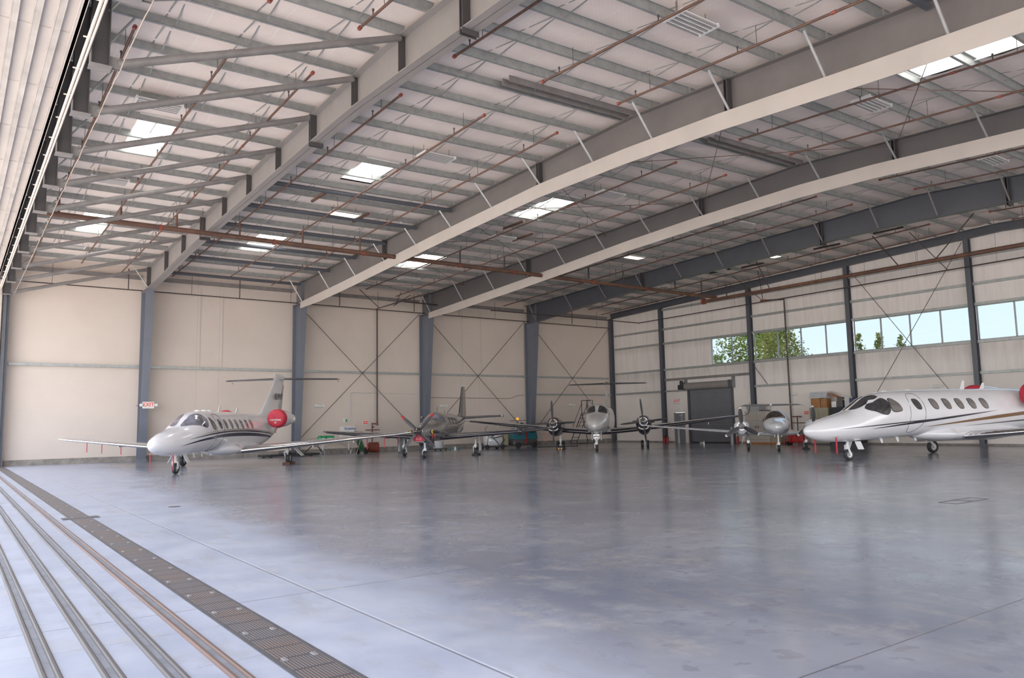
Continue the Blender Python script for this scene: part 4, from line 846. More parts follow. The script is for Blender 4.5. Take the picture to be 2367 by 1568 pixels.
def leaf(x0, x1, mid, thick, p=.6):                # stripe with pointed ends
    def env(X): u = min(1, max(0, (X-x0)/(x1-x0))); return thick*math.sin(math.pi*u)**p if 0 < u < 1 else 0
    return (lambda X: mid(X)+env(X)/2), (lambda X: mid(X)-env(X)/2)
mA = lambda X: 1.02 + .42*math.sin(math.pi*min(1, max(0, (1.0-X)/13.5))**.75) 
s1 = leaf(.9, -10.6, lambda X: mA(X)-.02, .15, .8); s2 = leaf(.4, -10.4, lambda X: mA(X)+.13, .085, .7); s3 = leaf(-.2, -10.2, lambda X: mA(X)+.205, .03, .5)
WA = [-2.35-.62*k for k in range(7)]
jet((7.01,31.33,0), R(53.6+180), 'silver white business jet with dark blue swoosh stripes and red engine covers at left', dict(er=.87, dz=0, k=1.0, paint='spaint', xw=-4.5, eng=(-8.0,1.27,2.12), main=(-6.26,2.43), reg='N249VP', cover=('CITATION','CJ3'), glass='lwind', cg='acglass2',
    sidewin=[(-1.5,2.12),(-1.62,2.12),(-1.82,1.9),(-1.86,1.62),(-1.55,1.66),(-1.46,1.9)], swg='acglass2', wins=WA, wz=1.86, ww=.8,
    stripes=[('dark_swoosh_stripe','navy',(.9,-10.6),*s1),('upper_swoosh_stripe','navy',(.4,-10.4),*s2),('fine_gold_stripe','brown',(-.2,-10.2),*s3)], ant=[(-4.1,.30),(-6.2,.25)], dome=(-1.9,-2.5,-3.0), wingstream=True, reflock=True))
mE = lambda X: 1.22+.075*(1-X)
t1 = leaf(1.0, -4.2, lambda X: 1.20+.07*(1-X), .045, .8); t2 = leaf(-.4, -6.9, lambda X: 1.18+.098*(-.4-X), .085, .8)
t3 = (lambda X: 1.20+.085*(-3-X)+.10*min(1,max(0,(-3-X)/4))**.8, lambda X: 1.20+.085*(-3-X)-.04*min(1,max(0,(-3-X)/4))); t4 = (lambda X: 1.20+.05*(-5-X)+.06*min(1,max(0,(-5-X)/3)), lambda X: 1.20+.05*(-5-X)-.0*X)
jet((28.02,16.66,0), R(-16.7+180), 'white business jet with black and bronze stripes, cut off by the right edge', dict(split=True, er=1.0, up=.028, dz=.11, k=1.08, fat=1.09, paint='wpaint', xw=-4.95, eng=(-8.15,1.36,2.43), main=(-6.89,2.44), reg='N414FJ', cover=('N414F','REMOVE'), glass='acglass', cg='acglass2',
    sidewin=[(-1.42,2.30),(-1.60,2.32),(-1.84,2.12),(-1.93,1.86),(-1.56,1.82),(-1.42,1.88)], swg='acglass2', wins=[-2.72]+[-3.58-.655*k for k in range(5)], wz=2.10, ww=1.0,
    stripes=[('thin_black_stripe','grey2',(1.0,-4.2),*t1),('black_stripe','blackg',(-.4,-6.9),*t2),('bronze_stripe','brown',(-3.05,-11),*t3),('grey_stripe','grey',(-5.05,-11),*t4)], ant=[(-6.0,.36),(-7.1,.26)], dome=(-1.9,-3.1)))
# ------------------------------------------------------------------ dark single turboprop
def windows(t, F, Ps, glass, surround='trimd', nm='cabin_window', g=.025, sides=(1,-1)):
    for P in Ps:
        for s in sides:
            patch(lambda u, v: F.side(u, v, s, .006), grow(P, g), 3, 32, 2).build('window_surround', M[surround], t, smooth=60)
            patch(lambda u, v: F.side(u, v, s, .011), P, 3, 32, 2).build(nm, M[glass], t, smooth=60)
def screens(t, F, P, glass, surround, g=.03, gd=3, nm='windshield'):
    for s in (1, -1):
        f = lambda u, v, o: (lambda p: Vector((p.x, p.y*s, p.z)))(F.pt(u, R(v), o))
        c = sum((Vector(p) for p in P), Vector((0,0)))/len(P)
        Q = [(p[0]+(g if p[0] > c[0] else -g), min(89, p[1]+(gd*.5 if p[1] > c[1] else -gd))) for p in P]
        patch(lambda u, v: f(u, v, .006), Q, 5, 40, 1).build('windshield_frame', M[surround], t, smooth=60)
        patch(lambda u, v: f(u, v, .012), P, 6, 40, 1).build(nm, M[glass], t, smooth=60)
M['tbm'] = twotone('bronze_grey_over_navy_paint', (.012,.015,.05), (.25,.24,.23), 1.10, .18, .012, .25, slope=-.02)
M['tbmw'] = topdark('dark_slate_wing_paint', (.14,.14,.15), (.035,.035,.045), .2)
def turboprop_single():
    t = thing('turboprop_airplane', 'dark bronze and navy single propeller aeroplane with red blade tip covers', 'airplane', (19.41,34.29,0), R(44.4+180))
    F = Fus([(.98,1.36,.24,.22,.22),(.8,1.34,.36,.34,.36),(.45,1.34,.47,.42,.46),(0,1.35,.54,.46,.52),(-.6,1.37,.59,.50,.56),(-1.2,1.40,.62,.56,.60),(-1.55,1.45,.64,.68,.64),(-2.0,1.50,.655,.80,.68),(-2.6,1.52,.66,.83,.70),(-4.2,1.52,.66,.82,.70),(-5.6,1.58,.56,.68,.58),(-7.2,1.74,.34,.42,.34),(-8.6,1.90,.13,.18,.14),(-9.0,1.94,.05,.06,.05)])
    F.mesh(MB()).build('fuselage', M['tbm'], t, smooth=60)
    MB().lathe([(0,.25),(.06,.25),(.10,.2),(.14,.0)], (.94,0,1.36), (1,0,0), 30, sy=1.1).build('cowl_lip', M['tbmw2'], t, smooth=60)
    prop(t, (1.14,0,1.36), 4, 1.16, .15, R(48), 'dgrey', .20, .50, 'dchrome', tips=[('redp',8),('redp',8),None,None], pitch=R(35))
    c = MB().loft([[Vector((1.02,.31*math.cos(a),1.0+.13*math.sin(a))) for a in [2*math.pi*k/20 for k in range(20)]],[Vector((.8,.34*math.cos(a),1.02+.16*math.sin(a))) for a in [2*math.pi*k/20 for k in range(20)]]]).build('inlet_cover', M['red'], t, smooth=50); c['label'] = 'pinkish red plug in the chin air inlet'
    m = MB()
    for a in (.55,-.55): m.bar((1.026,-.14*a/abs(a),.99),(1.026,-.02*a/abs(a),.95),.008,.02).bar((1.026,-.14*a/abs(a),1.05),(1.026,-.04*a/abs(a),1.0),.008,.02)
    m.build('inlet_cover_print', M['blackg'], c)
    MB().loft([[Vector((.88,.37*math.cos(a),1.02+.19*math.sin(a))) for a in [2*math.pi*k/20 for k in range(20)]],[Vector((.6,.42*math.cos(a),1.0+.24*math.sin(a))) for a in [2*math.pi*k/20 for k in range(20)]],[Vector((-.4,.30*math.cos(a),.98+.12*math.sin(a))) for a in [2*math.pi*k/20 for k in range(20)]]]).build('chin_cowl', M['navy'], t, smooth=50)
    for s in (1, -1):
        e = MB().path([(.45,s*.42,1.34),(.52,s*.56,1.33),(.38,s*.70,1.32),(.15,s*.74,1.31)], .085, 12).build('exhaust_stack', M['blackg'], t, smooth=50)
        MB().tube((.54,s*.56,1.33),(.56,s*.60,1.33),.087,12).build('exhaust_plug', M['yellow'], e)
        ws = [(-1.55,.0,.98,2.1,1.6),(-1.62,.62,1.0,2.0,1.6),(-1.72,4.6,1.24,1.45,1.4),(-1.85,6.0,1.36,1.1,1.2),(-2.0,6.3,1.42,.6,.7)]
        S_ = ws if s == 1 else mir(ws)
        w = wing(MB(), S_).build('wing', M['tbmw'], t, smooth=35); le_strip(S_[1:4], .08, .005).build('deice_boot', M['blackg'], w, smooth=60)
        MB().cbox((-2.9,s*2.9,1.03),(.8,.05,.12)).cbox((-2.8,s*4.6,1.13),(.6,.04,.1)).build('flap_fairing', M['tbmw'], w)
        MB().lathe([(0,.04),(.05,.03),(.1,0)], (-2.0,s*6.32,1.44), (1,0,0), 10).cbox((-2.2,s*6.28,1.42),(.35,.06,.06)).build('wing_tip_light', M['lamp_off'], w, smooth=50)
        ss = [(-7.95,0,2.06,1.1,1.5),(-8.0,.3,2.06,1.05,1.5),(-8.2,2.35,2.12,.72,1.5),(-8.25,2.5,2.12,.6,.7)]
        S_ = ss if s == 1 else mir(ss); w = wing(MB(), S_).build('stabilizer', M['tbmw'], t, smooth=35); le_strip(S_[1:3], .12, .006).build('deice_boot', M['blackg'], w, smooth=60)
        MB().bbox((-8.4,s*2.5-.07,2.07),(-8.08,s*2.5+.07,2.22),.02).build('elevator_horn', M['blackg'], w)
        g = gear(t, -3.02, s*1.99, 1.0, .23, .15, name='main_gear', trail=.16, door=((-2.7,s*2.2,.98),(-3.2,s*2.2,.98),(0,s*.04,-.72),(0,.015,0)))
    MB().lathe([(0,0),(.06,.13),(.2,.2),(.45,.21),(.9,.14),(1.2,.05),(1.25,0)], (-1.35,4.62,1.24), (-1,0,0), 24).build('radar_pod', M['blackg'], t, smooth=60)
    fin = [(-6.4,0,1.95,2.6,.35,(0,1,0)),(-7.4,0,2.35,1.7,.4,(0,1,0)),(-8.15,0,3.9,.95,.45,(0,1,0)),(-8.2,0,3.97,.9,.3,(0,1,0))]
    fn = wing(MB(), fin).build('fin', M['tbmw2'], t, smooth=35); le_strip(fin[1:3], .12, .008).build('deice_boot', M['blackg'], fn, smooth=60)
    MB().loft([[(-8.85,-.012,3.8),(-8.85,.012,3.8),(-9.12,.006,3.8),(-9.12,-.006,3.8)],[(-8.7,-.02,2.2),(-8.7,.02,2.2),(-9.3,.006,2.2),(-9.3,-.006,2.2)]]).build('rudder', M['tbmw2'], t)
    MB().loft([[(-6.6,-.02,1.35),(-6.6,.02,1.35),(-8.6,.02,1.8),(-8.6,-.02,1.8)],[(-7.3,-.01,1.05),(-7.3,.01,1.05),(-8.4,.01,1.35),(-8.4,-.01,1.35)]]).build('ventral_fin', M['tbmw2'], t)
    screens(t, F, [(-1.18,85),(-1.80,84),(-1.98,66),(-1.92,44),(-1.30,40)], 'lwind', 'tbmw2')
    windows(t, F, [[(-1.62,1.86),(-1.80,2.06),(-2.25,2.08),(-2.38,1.98),(-2.38,1.76),(-1.70,1.74)]], 'lwind', 'alu', nm='cockpit_side_window')
    windows(t, F, [[(x+.14,2.04),(x-.14,2.04),(x-.15,1.74),(x+.15,1.74)] for x in (-2.95,-3.6,-4.25,-4.9)], 'acglass')
    gear(t, 0, 0, 1.0, .19, .13, name='nose_gear', trail=-.1)
    MB().box((-.1,-.30,.62),(-.75,-.28,1.0)).box((-.1,.28,.62),(-.75,.30,1.0)).build('nose_gear_door', M['navy'], t)
    MB().tube((-2.4,0,2.32),(-2.5,0,2.62),.012,6).tube((-4.0,0,2.3),(-4.05,0,2.5),.01,6).build('whip_antenna', M['trimd'], t)
    MB().box((.30,.60,.98),(.315,.64,1.26)).box((.36,.50,.98),(.375,.54,1.26)).build('streamer', M['redp'], t)
    MB().box((-3.0,1.96-.16,0),(-2.72,1.96+.16,.11)).box((-3.32,1.96-.16,0),(-3.24,1.96+.16,.11)).build('spare', M['black'], t)
    bpy.data.objects.remove(bpy.data.objects['spare'])
M['tbmw2'] = mat('bronze_grey_paint', (.25,.243,.235), .2, .25, .06, 2, coat=.6)
turboprop_single()
# ------------------------------------------------------------------ twin turboprop with T tail
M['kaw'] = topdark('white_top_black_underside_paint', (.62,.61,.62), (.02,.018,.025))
M['kanac'] = twotone('silver_over_black_nacelle_paint', (.015,.013,.018), (.10,.055,.05), 1.42, .15, .03, .1, slope=.10)
def turboprop_twin():
    t = thing('twin_turboprop_airplane', 'silver and black twin propeller aeroplane with a T tail, seen nose on in the middle', 'airplane', (29.68,32.81,0), R(43.6+180))
    F = Fus([(1.32,1.42,.02,.02,.02),(1.29,1.42,.10,.10,.10),(1.1,1.43,.24,.24,.25),(.7,1.46,.42,.38,.38),(.2,1.50,.56,.50,.48),(-.3,1.55,.65,.60,.56,2.3),(-.75,1.62,.69,.74,.64,2.4),(-1.05,1.68,.705,.90,.70,2.5),(-1.4,1.72,.71,.96,.74,2.6),(-2.4,1.73,.71,.97,.76,2.6),(-6.6,1.73,.71,.96,.76,2.6),(-8.2,1.86,.5,.68,.55),(-9.8,2.08,.25,.36,.28),(-11.0,2.22,.08,.12,.1)])
    F.mesh(MB()).build('fuselage', M['spaint2'], t, smooth=60)
    for s in (1, -1):
        for nm, mt, mid, th in (('lower_stripe','blackg',lambda X: 1.28-.02*X,.035),('upper_stripe','blackg',lambda X: 1.36-.05*X,.022)):
            tp, bt = leaf(.95, -7.5, mid, th, .3); ribbon(F, [.95-8.4*k/40 for k in range(41)], tp, bt, s, .005).build(nm, M[mt], t, smooth=60)
    screens(t, F, [(-.42,86),(-1.06,86),(-1.13,62),(-1.15,42),(-.96,29),(-.70,38),(-.48,60)], 'acglass', 'spaint2')
    windows(t, F, [[(-1.02,2.22),(-1.20,2.42),(-1.52,2.42),(-1.52,2.10),(-1.10,2.08)]], 'acglass', nm='cockpit_side_window')
    for s in (1, -1):
        c = MB()
        for x in (-2.7,-3.5,-4.3,-5.1,-5.9): patch(lambda u, v: F.side(u, v, s, .008), [(x+.16*math.cos(a), 2.12+.17*math.sin(a)) for a in [2*math.pi*k/12 for k in range(12)]], 3, 24, 0).build('cabin_window', M['acglass'], t, smooth=60)
        q = Vector((-1.38, s*.25, 2.30)); MB().cbox(q, (.05,.26,.26)).build('seat_headrest', M['signw'], t)
        bpy.data.objects.remove(bpy.data.objects['seat_headrest'])
        ws = [(-2.7,0,1.02,2.6,1.4),(-2.75,.65,1.04,2.5,1.4),(-2.85,2.62,1.20,2.2,1.4),(-3.9,8.3,1.84,1.1,1.2),(-4.05,8.62,1.90,.85,.8)]
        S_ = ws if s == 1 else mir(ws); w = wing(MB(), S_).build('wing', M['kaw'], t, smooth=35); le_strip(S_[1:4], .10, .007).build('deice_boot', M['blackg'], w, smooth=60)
        wl = [(-4.05,s*8.60,1.89,.85,.8,(0,0,1)),(-4.15,s*8.80,1.96,.75,.8,(0,-s*.7,.7)),(-4.3,s*8.9,2.15,.62,.7,(0,-s,.1)),(-4.75,s*8.98,2.62,.32,.6,(0,-s,0))]
        wing(MB(), wl).build('winglet', M['blackg'], w, smooth=35)
        ex, ey, ez = -1.22, s*2.62, 1.62
        nF = Fus([(ex+.02,ez-.02,.25,.25,.25),(ex-.08,ez-.03,.36,.33,.52),(ex-.4,ez-.05,.45,.42,.68),(ex-1.2,ez-.08,.47,.42,.72),(ex-2.4,ez-.22,.44,.32,.52),(ex-3.8,ez-.34,.26,.14,.26),(ex-4.6,ez-.38,.08,.06,.1)])
        mb = MB(); nF.mesh(mb, 40, 28); mb.v = [(p[0], p[1]+ey, p[2]) for p in mb.v]; nn = mb.build('nacelle', M['kanac'], t, smooth=60)
        prop(nn, (ex+.12,ey,ez), 4, 1.33, .17, R(90), 'dgrey', .23, .50, 'chrome', name='propeller', pitch=R(84)) if False else None
        pe = prop(t, (ex+.14,ey,ez), 4, 1.33, .18, R(92 if s < 0 else 96), 'dgrey', .23, .50, 'chrome', pitch=R(80))
        MB().lathe([(.0,.20),(.05,.245),(.0,.26),(-.1,.27)], (ex+.02,ey,ez), (1,0,0), 24).build('cowl_ring', M['chrome'], nn, smooth=50)
        m = MB().path([(ex+.0, ey+.27*math.cos(a), ez-.30+.13*math.sin(a)) for a in [math.pi+math.pi*k/10 for k in range(11)]], .035, 8)
        m.build('inlet_lip', M['signw'], nn, smooth=50)
        for q in (1, -1): MB().path([(ex-.35,ey+q*.30,ez-.02),(ex-.38,ey+q*.46,ez),(ex-.55,ey+q*.54,ez+.01),(ex-.8,ey+q*.56,ez+.01)], .085, 10).build('exhaust_stack', M['grey'], nn, smooth=50)
        gear(t, -4.72, s*2.62, 1.1, .24, .16, name='main_gear', dual=.17, trail=0)
        ss = [(-10.75,0,4.33,1.3,1.2),(-10.8,.2,4.33,1.25,1.2),(-11.35,2.7,4.33,.72,1.2),(-11.45,2.84,4.33,.5,.6)]
        S_ = ss if s == 1 else mir(ss); w = wing(MB(), S_).build('stabilizer', M['kaw'], t, smooth=35); le_strip(S_[1:3], .14, .007).build('deice_boot', M['blackg'], w, smooth=60)
        MB().tube((-3.3,s*5.2,1.40),(-3.3,s*5.2,1.28),.02,6).tube((-3.5,s*6.4,1.5),(-3.5,s*6.4,1.38),.02,6).build('tie_down_ring', M['alu'], w)
    fin = [(-8.3,0,2.3,2.6,.8,(0,1,0)),(-9.3,0,2.9,2.1,.9,(0,1,0)),(-10.5,0,4.25,1.5,1.1,(0,1,0)),(-10.55,0,4.35,1.5,.8,(0,1,0))]
    fn = wing(MB(), fin).build('fin', M['spaint2'], t, smooth=35); le_strip(fin[2:4], .2, .01).build('deice_boot', M['blackg'], fn, smooth=60)
    Fb = Fus([(-10.3,4.36,.05,.05,.05),(-10.5,4.36,.12,.1,.12),(-11.2,4.36,.13,.1,.12),(-12.1,4.36,.04,.04,.04)]); Fb.mesh(MB(), 14, 16).build('tail_bullet', M['redbrown'], t, smooth=60)
    gear(t, 0, 0, 1.15, .21, .14, name='nose_gear', trail=.12)
    ll = MB().box((.08,-.18,.70),(.11,.18,.98)).box((.08,-.1,.62),(.11,.1,.70)).build('light_bracket', M['white'], t)
    for y, z in ((-.10,.90),(.10,.90),(0,.75)): MB().lathe([(0,.075),(.04,.075),(.05,.03),(.05,0)], (.11,y,z), (1,0,0), 16).build('taxi_light', M['dchrome'], ll, smooth=50)
    MB().box((.05,-.26,.62),(-.7,-.24,1.05)).box((.05,.24,.62),(-.7,.26,1.05)).build('nose_gear_door', M['white'], t)
    MB().box((-2.9,-3.35,.52),(-2.89,-3.27,1.05)).build('streamer', M['redp'], t)
    MB().path([(.9,.3,1.15),(1.0,.36,1.12),(1.2,.36,1.12)], .012, 6).path([(.9,-.3,1.15),(1.0,-.36,1.12),(1.2,-.36,1.12)], .012, 6).build('pitot_probe', M['alu'], t)
M['spaint2'] = mat('warm_silver_paint', (.66,.64,.62), .2, .15, .04, 2, coat=.7)
M['redbrown'] = mat('dark_maroon_paint', (.08,.02,.02), .25, 0, .1, 3)
turboprop_twin()
# ------------------------------------------------------------------ small composite twin
def light_twin():
    t = thing('light_twin_airplane', 'small silver white twin propeller aeroplane with dark bubble canopy', 'airplane', (33.94,23.93,0), R(38+180))
    F = Fus([(1.02,1.22,.03,.03,.03),(.97,1.22,.14,.12,.12),(.7,1.22,.34,.24,.28),(.25,1.23,.50,.33,.38),(-.2,1.25,.60,.40,.45),(-.55,1.28,.65,.47,.48),(-.9,1.32,.68,.60,.52),(-1.3,1.36,.69,.70,.54),(-1.9,1.37,.69,.73,.54),(-2.8,1.37,.62,.69,.50),(-3.8,1.42,.40,.46,.36),(-5,1.52,.22,.26,.22),(-6.6,1.66,.13,.15,.13),(-7.1,1.70,.05,.06,.05)])
    F.mesh(MB()).build('fuselage', M['wpaint2'], t, smooth=60)
    PC = [(-.40,90),(-.50,58),(-.72,18),(-1.25,9),(-1.74,24),(-1.80,90),(-1.74,156),(-1.25,171),(-.72,162),(-.50,122)]
    patch(lambda u, v: F.pt(u, R(v), .010), PC, 7, 56, 2).build('canopy_glass', M['bronzeg'], t, smooth=60)
    windows(t, F, [[(-2.0,1.93),(-2.6,1.86),(-2.75,1.6),(-2.0,1.48)]], 'bronzeg', 'wpaint2', nm='rear_window')
    for s in (1, -1):
        for zz in (1.10, 1.045):
            tp, bt = leaf(.9, -5.5, lambda X: zz-.02*X, .022, .3); ribbon(F, [.9-6.4*k/30 for k in range(31)], tp, bt, s, .005).build('thin_stripe', M['grey2'], t, smooth=60)
        ws = [(-1.35,0,.80,1.6,1.1),(-1.38,.6,.82,1.55,1.1),(-1.45,1.75,.92,1.4,1.1),(-1.9,6.6,1.36,.85,1.0),(-2.0,7.0,1.42,.7,.9)]
        S_ = ws if s == 1 else mir(ws); w = wing(MB(), S_).build('wing', M['wpaint2'], t, smooth=35); le_strip(S_[2:4], .07, .004).build('leading_edge', M['alu'], w, smooth=60)
        wl = [(-2.0,s*7.0,1.42,.7,.9,(0,0,1)),(-2.1,s*7.16,1.50,.62,.9,(0,-s*.7,.7)),(-2.35,s*7.24,1.80,.42,.8,(0,-s,.1)),(-2.6,s*7.28,2.12,.25,.7,(0,-s,0))]
        wing(MB(), wl).build('winglet', M['wpaint2'], w, smooth=35)
        for y in (3.4, 4.6, 5.4): MB().cbox((-2.3, s*y, .93+.085*(y-1.75)), (.25,.03,.16)).build('hinge_fairing', M['wpaint2'], w)
        ex, ey, ez = -.28, s*1.75, 1.30
        nF = Fus([(ex,ez,.22,.22,.24),(ex-.12,ez-.03,.34,.28,.38),(ex-.45,ez-.06,.42,.34,.46),(ex-1.0,ez-.10,.42,.33,.44),(ex-1.9,ez-.2,.34,.24,.32),(ex-2.9,ez-.3,.14,.1,.14),(ex-3.2,ez-.32,.05,.04,.05)])
        mb = MB(); nF.mesh(mb, 36, 28); mb.v = [(p[0], p[1]+ey, p[2]) for p in mb.v]; nn = mb.build('nacelle', M['wpaint2'], t, smooth=60)
        q = Vector((ex-.12, ey, ez-.34)); MB().loft([[q+Vector((.06-abs(y)*.25, y, .045-.10*(1-(y/.24)**2)*0)) for y in (-.24,-.12,0,.12,.24)]+[q+Vector((.04-abs(y)*.25, y, -.055*(1-(y/.26)**2))) for y in (.24,.12,0,-.12,-.24)], [q+Vector((-.05-abs(y)*.2, y, .045)) for y in (-.24,-.12,0,.12,.24)]+[q+Vector((-.05-abs(y)*.2, y, -.055)) for y in (.24,.12,0,-.12,-.24)]]).build('cooling_inlet', M['black'], nn)
        MB().loft([[Vector((ex-.25+.10*math.cos(a)*0, ey+s*(.40), ez+.02))+Vector((.08*math.cos(a), s*(.02), .15*math.sin(a))) for a in [2*math.pi*k/12 for k in range(12)]],[Vector((ex-.5, ey+s*.40, ez))+Vector((.06*math.cos(a), s*.0, .12*math.sin(a))) for a in [2*math.pi*k/12 for k in range(12)]]]).build('side_inlet', M['blackg'], nn)
        prop(t, (ex+.08,ey,ez), 3, .97, .22, R(92), 'dgrey', .165, .34, 'alu', tips=[('signw',9)]*3, pitch=R(48))
        gear(t, -1.82, s*1.44, .95, .20, .14, name='main_gear', mt='alu', trail=.16, door=((-1.5,s*1.65,.85),(-1.9,s*1.65,.85),(0,s*.12,-.5),(0,.012,0)))
        ss = [(-6.6,0,2.44,.75,1.6),(-6.62,.2,2.44,.72,1.6),(-6.85,1.5,2.44,.5,1.6),(-6.95,1.7,2.42,.35,.7),(-7.15,1.92,2.33,.12,.6)]
        S_ = ss if s == 1 else mir(ss); w = wing(MB(), S_).build('stabilizer', M['grey3'], t, smooth=35)
    fin = [(-5.4,0,1.7,1.6,.5,(0,1,0)),(-6.0,0,2.0,1.1,.6,(0,1,0)),(-6.5,0,2.44,.75,.7,(0,1,0)),(-6.55,0,2.50,.7,.7,(0,1,0))]
    wing(MB(), fin).build('fin', M['wpaint2'], t, smooth=35)
    Fus([(-6.35,2.46,.03,.03,.03),(-6.5,2.46,.09,.08,.08),(-7.0,2.46,.08,.07,.07),(-7.4,2.46,.02,.02,.02)]).mesh(MB(), 12, 14).build('tail_bullet', M['wpaint2'], t, smooth=60)
    gear(t, 0, 0, 1.0, .17, .13, name='nose_gear', mt='alu', trail=.05)
    MB().box((.05,-.17,.72),(-.6,-.155,1.0)).box((.05,.155,.72),(-.6,.17,1.0)).build('nose_gear_door', M['wpaint2'], t)
    MB().box((-.1,-.14,.86),(.3,.14,.93)).build('wheel_well', M['black'], t)
M['wpaint2'] = mat('silver_white_paint', (.82,.83,.87), .17, .1, .03, 2, coat=.8)
M['bronzeg'] = mat('bronze_tinted_canopy', (.035,.022,.018), .06, 0, .3, 3, coat=1)
M['grey3'] = mat('grey_tail_paint', (.22,.22,.23), .3, .1, .05, 3)
light_twin()
WORLD, SUN, EXPO = 3.2, 15, 0.48
# ------------------------------------------------------------------ floor equipment
def chock(loc, rz, lb, mt='black', sc=1, mark=None, pair=.5):
    t = thing('wheel_chock', lb, 'wheel chock', loc, rz)
    for s in (-1, 1):
        c = MB().loft([[(s*pair/2-.07,y,0),(s*pair/2+.07,y,0),(s*pair/2+.03,y,.11*sc),(s*pair/2-.03,y,.11*sc)] for y in (-.16*sc,.16*sc)]).build('block', M[mt], t)
        if mark: MB().cbox((s*pair/2-.062, -.08, .055), (.03,.09,.04)).cbox((s*pair/2-.062, .08, .055), (.03,.09,.04)).build('reflector', M[mark], c)
    MB().path([(-pair/2,-.18*sc,.03),(0,-.24*sc,.015),(pair/2,-.18*sc,.03)], .01, 5).build('rope', M['orange'] if mt == 'brownc' else M['dgrey'], t)
M['brownc'] = mat('brown_rubber', (.10,.04,.025), .7)
def loc_of(base_, a, x, y): a = R(a+180); return (base_[0]+x*math.cos(a)-y*math.sin(a), base_[1]+x*math.sin(a)+y*math.cos(a), .001)
chock(loc_of((7.01,31.33),53.6,-6.26,2.43), R(53.6+180), 'brown wheel chocks with orange cord at the left jet main wheel', 'brownc', 1.0, pair=.78)
chock(loc_of((19.41,34.29),44.4,-3.02,1.99), R(44.4+180), 'black wheel chocks at the dark aeroplane wheel nearer the teal scrubber', 'black', 1.0, pair=.64)
chock(loc_of((29.68,32.81),43.6,-4.72,-2.62), R(43.6+180+180), 'black wheel chocks with amber reflectors at the silver twin', 'black', 1.5, 'amber', pair=.72)
chock(loc_of((33.94,23.93),38,-1.82,1.44), R(38+180), 'black rubber chocks at the small white twin wheel beside the jet nose', 'black', 1.0, pair=.6)
# folding table with green containers
t = thing('folding_table', 'white folding table by the beige wall, mostly behind the left jet wing', 'table', (19.55, 45.65, 0))
MB().bbox((-1.2,-.38,.70),(1.2,.38,.745),.015).build('tabletop', M['clear'], t)
for x in (-.85, .85):
    MB().path([(x,-.3,.01),(x,-.25,.2),(x,-.05,.25),(x,-.05,.7)],.018,6).path([(x,.3,.01),(x,.25,.2),(x,.05,.25),(x,.05,.7)],.018,6).tube((x,-.22,.22),(x,.22,.22),.015,6).tube((x,-.05,.3),(x*.3,0,.68),.012,6).build('leg', M['alu'], t)
for k, x in enumerate((18.62, 19.12)):
    t = thing('storage_tote', ('left green and white tote on the folding table', 'right green and white tote on the folding table')[k], 'tote', (x, 45.6, .747))
    MB().bbox((-.24,-.2,0),(.24,.2,.36),.06).build('body', M['green'], t); MB().bbox((-.10,-.22,.02),(.10,-.19,.24),.01).build('white_panel', M['signw'], t); MB().bbox((-.20,-.16,.35),(.2,.16,.39),.02).build('lid', M['green'], t)
# notice board
t = thing('notice_board', 'white notice board with blue heading on the beige wall behind the dark aeroplane wing', 'sign', (20.72, D-.06, 1.28))
MB().bbox((-.55,-.03,-.42),(.5,0,.42),.01).build('board', M['signw'], t); text('heading', 'Granite', .24, M['blue'], t, frame((.12,-.035,.26),(1,0,0),(0,0,1)), .002)
MB().add([(-.1,-.034,-.1),(.35,-.034,-.08),(.28,-.034,.06),(.12,-.034,.02),(-.02,-.034,.10)], [(0,1,2,3,4)]).build('picture', M['tan'], t)
t = thing('first_aid_sign', 'small green and white sign on the beige wall above the notice board', 'sign', (20.56, D-.03, 2.05)); MB().box((-.15,-.02,-.13),(.15,0,.13)).build('panel', M['signw'], t); MB().box((.02,-.025,-.10),(.13,-.02,.10)).build('green_area', M['green'], t)
for k, (p, rz, w) in enumerate((((21.98,D-.01,1.92),0,'on the beige wall left of the red valves'),((L-.01,28.9,1.98),R(-90),'on the window wall right of the dark valve pipe'))):
    t = thing('fire_notice', 'small red and white fire notice '+w, 'sign', p, rz); MB().box((-.17,-.02,-.13),(.17,0,.13)).build('panel', M['signw'], t)
    m = MB()
    for r_ in range(2):
        for c_ in range(2): m.box((-.15+.16*c_,-.026,-.10+.11*r_),(-.01+.16*c_,-.02,-.02+.11*r_))
    m.build('red_boxes', M['signr'], t)
# green hand truck with cylinders
t = thing('cylinder_cart', 'hand truck with dark green gas cylinders leaning beside the hose reel', 'hand truck', (20.2, 43.7, 0), R(15))
MB().lathe([(0,.09),(.05,.12),(1.05,.12),(1.2,.06),(1.3,.04),(1.3,0)], (.28,.1,.18), (-.42,.0,.9), 16).lathe([(0,.09),(.05,.12),(1.05,.12),(1.2,.06),(1.3,.04),(1.3,0)], (.28,-.16,.18), (-.42,.0,.9), 16).build('gas_cylinders', M['dgreen'], t, smooth=50)
MB().path([(.3,-.3,.12),(-.25,-.3,1.3),(-.25,.24,1.3),(.3,.24,.12)],.02,6).path([(-.1,-.3,.95),(-.45,-.3,.03),(-.45,.24,.03),(-.1,.24,.95)],.016,6).box((.25,-.3,.05),(.55,.24,.07)).build('frame', M['alu'], t)
for y in (-.38,.32): MB().lathe([(-.05,.1),(-.05,.17),(-.03,.2),(.03,.2),(.05,.17),(.05,.1)], (.2,y,.2), (0,1,0), 20).lathe([(-.055,0),(-.055,.1),(.055,.1),(.055,0)], (.2,y,.2), (0,1,0), 12).build('wheel', M['black'], t, smooth=50)
MB().bbox((-.42,-.3,1.12),(.05,.25,1.34),.03).build('tray', M['dgreen'], t)
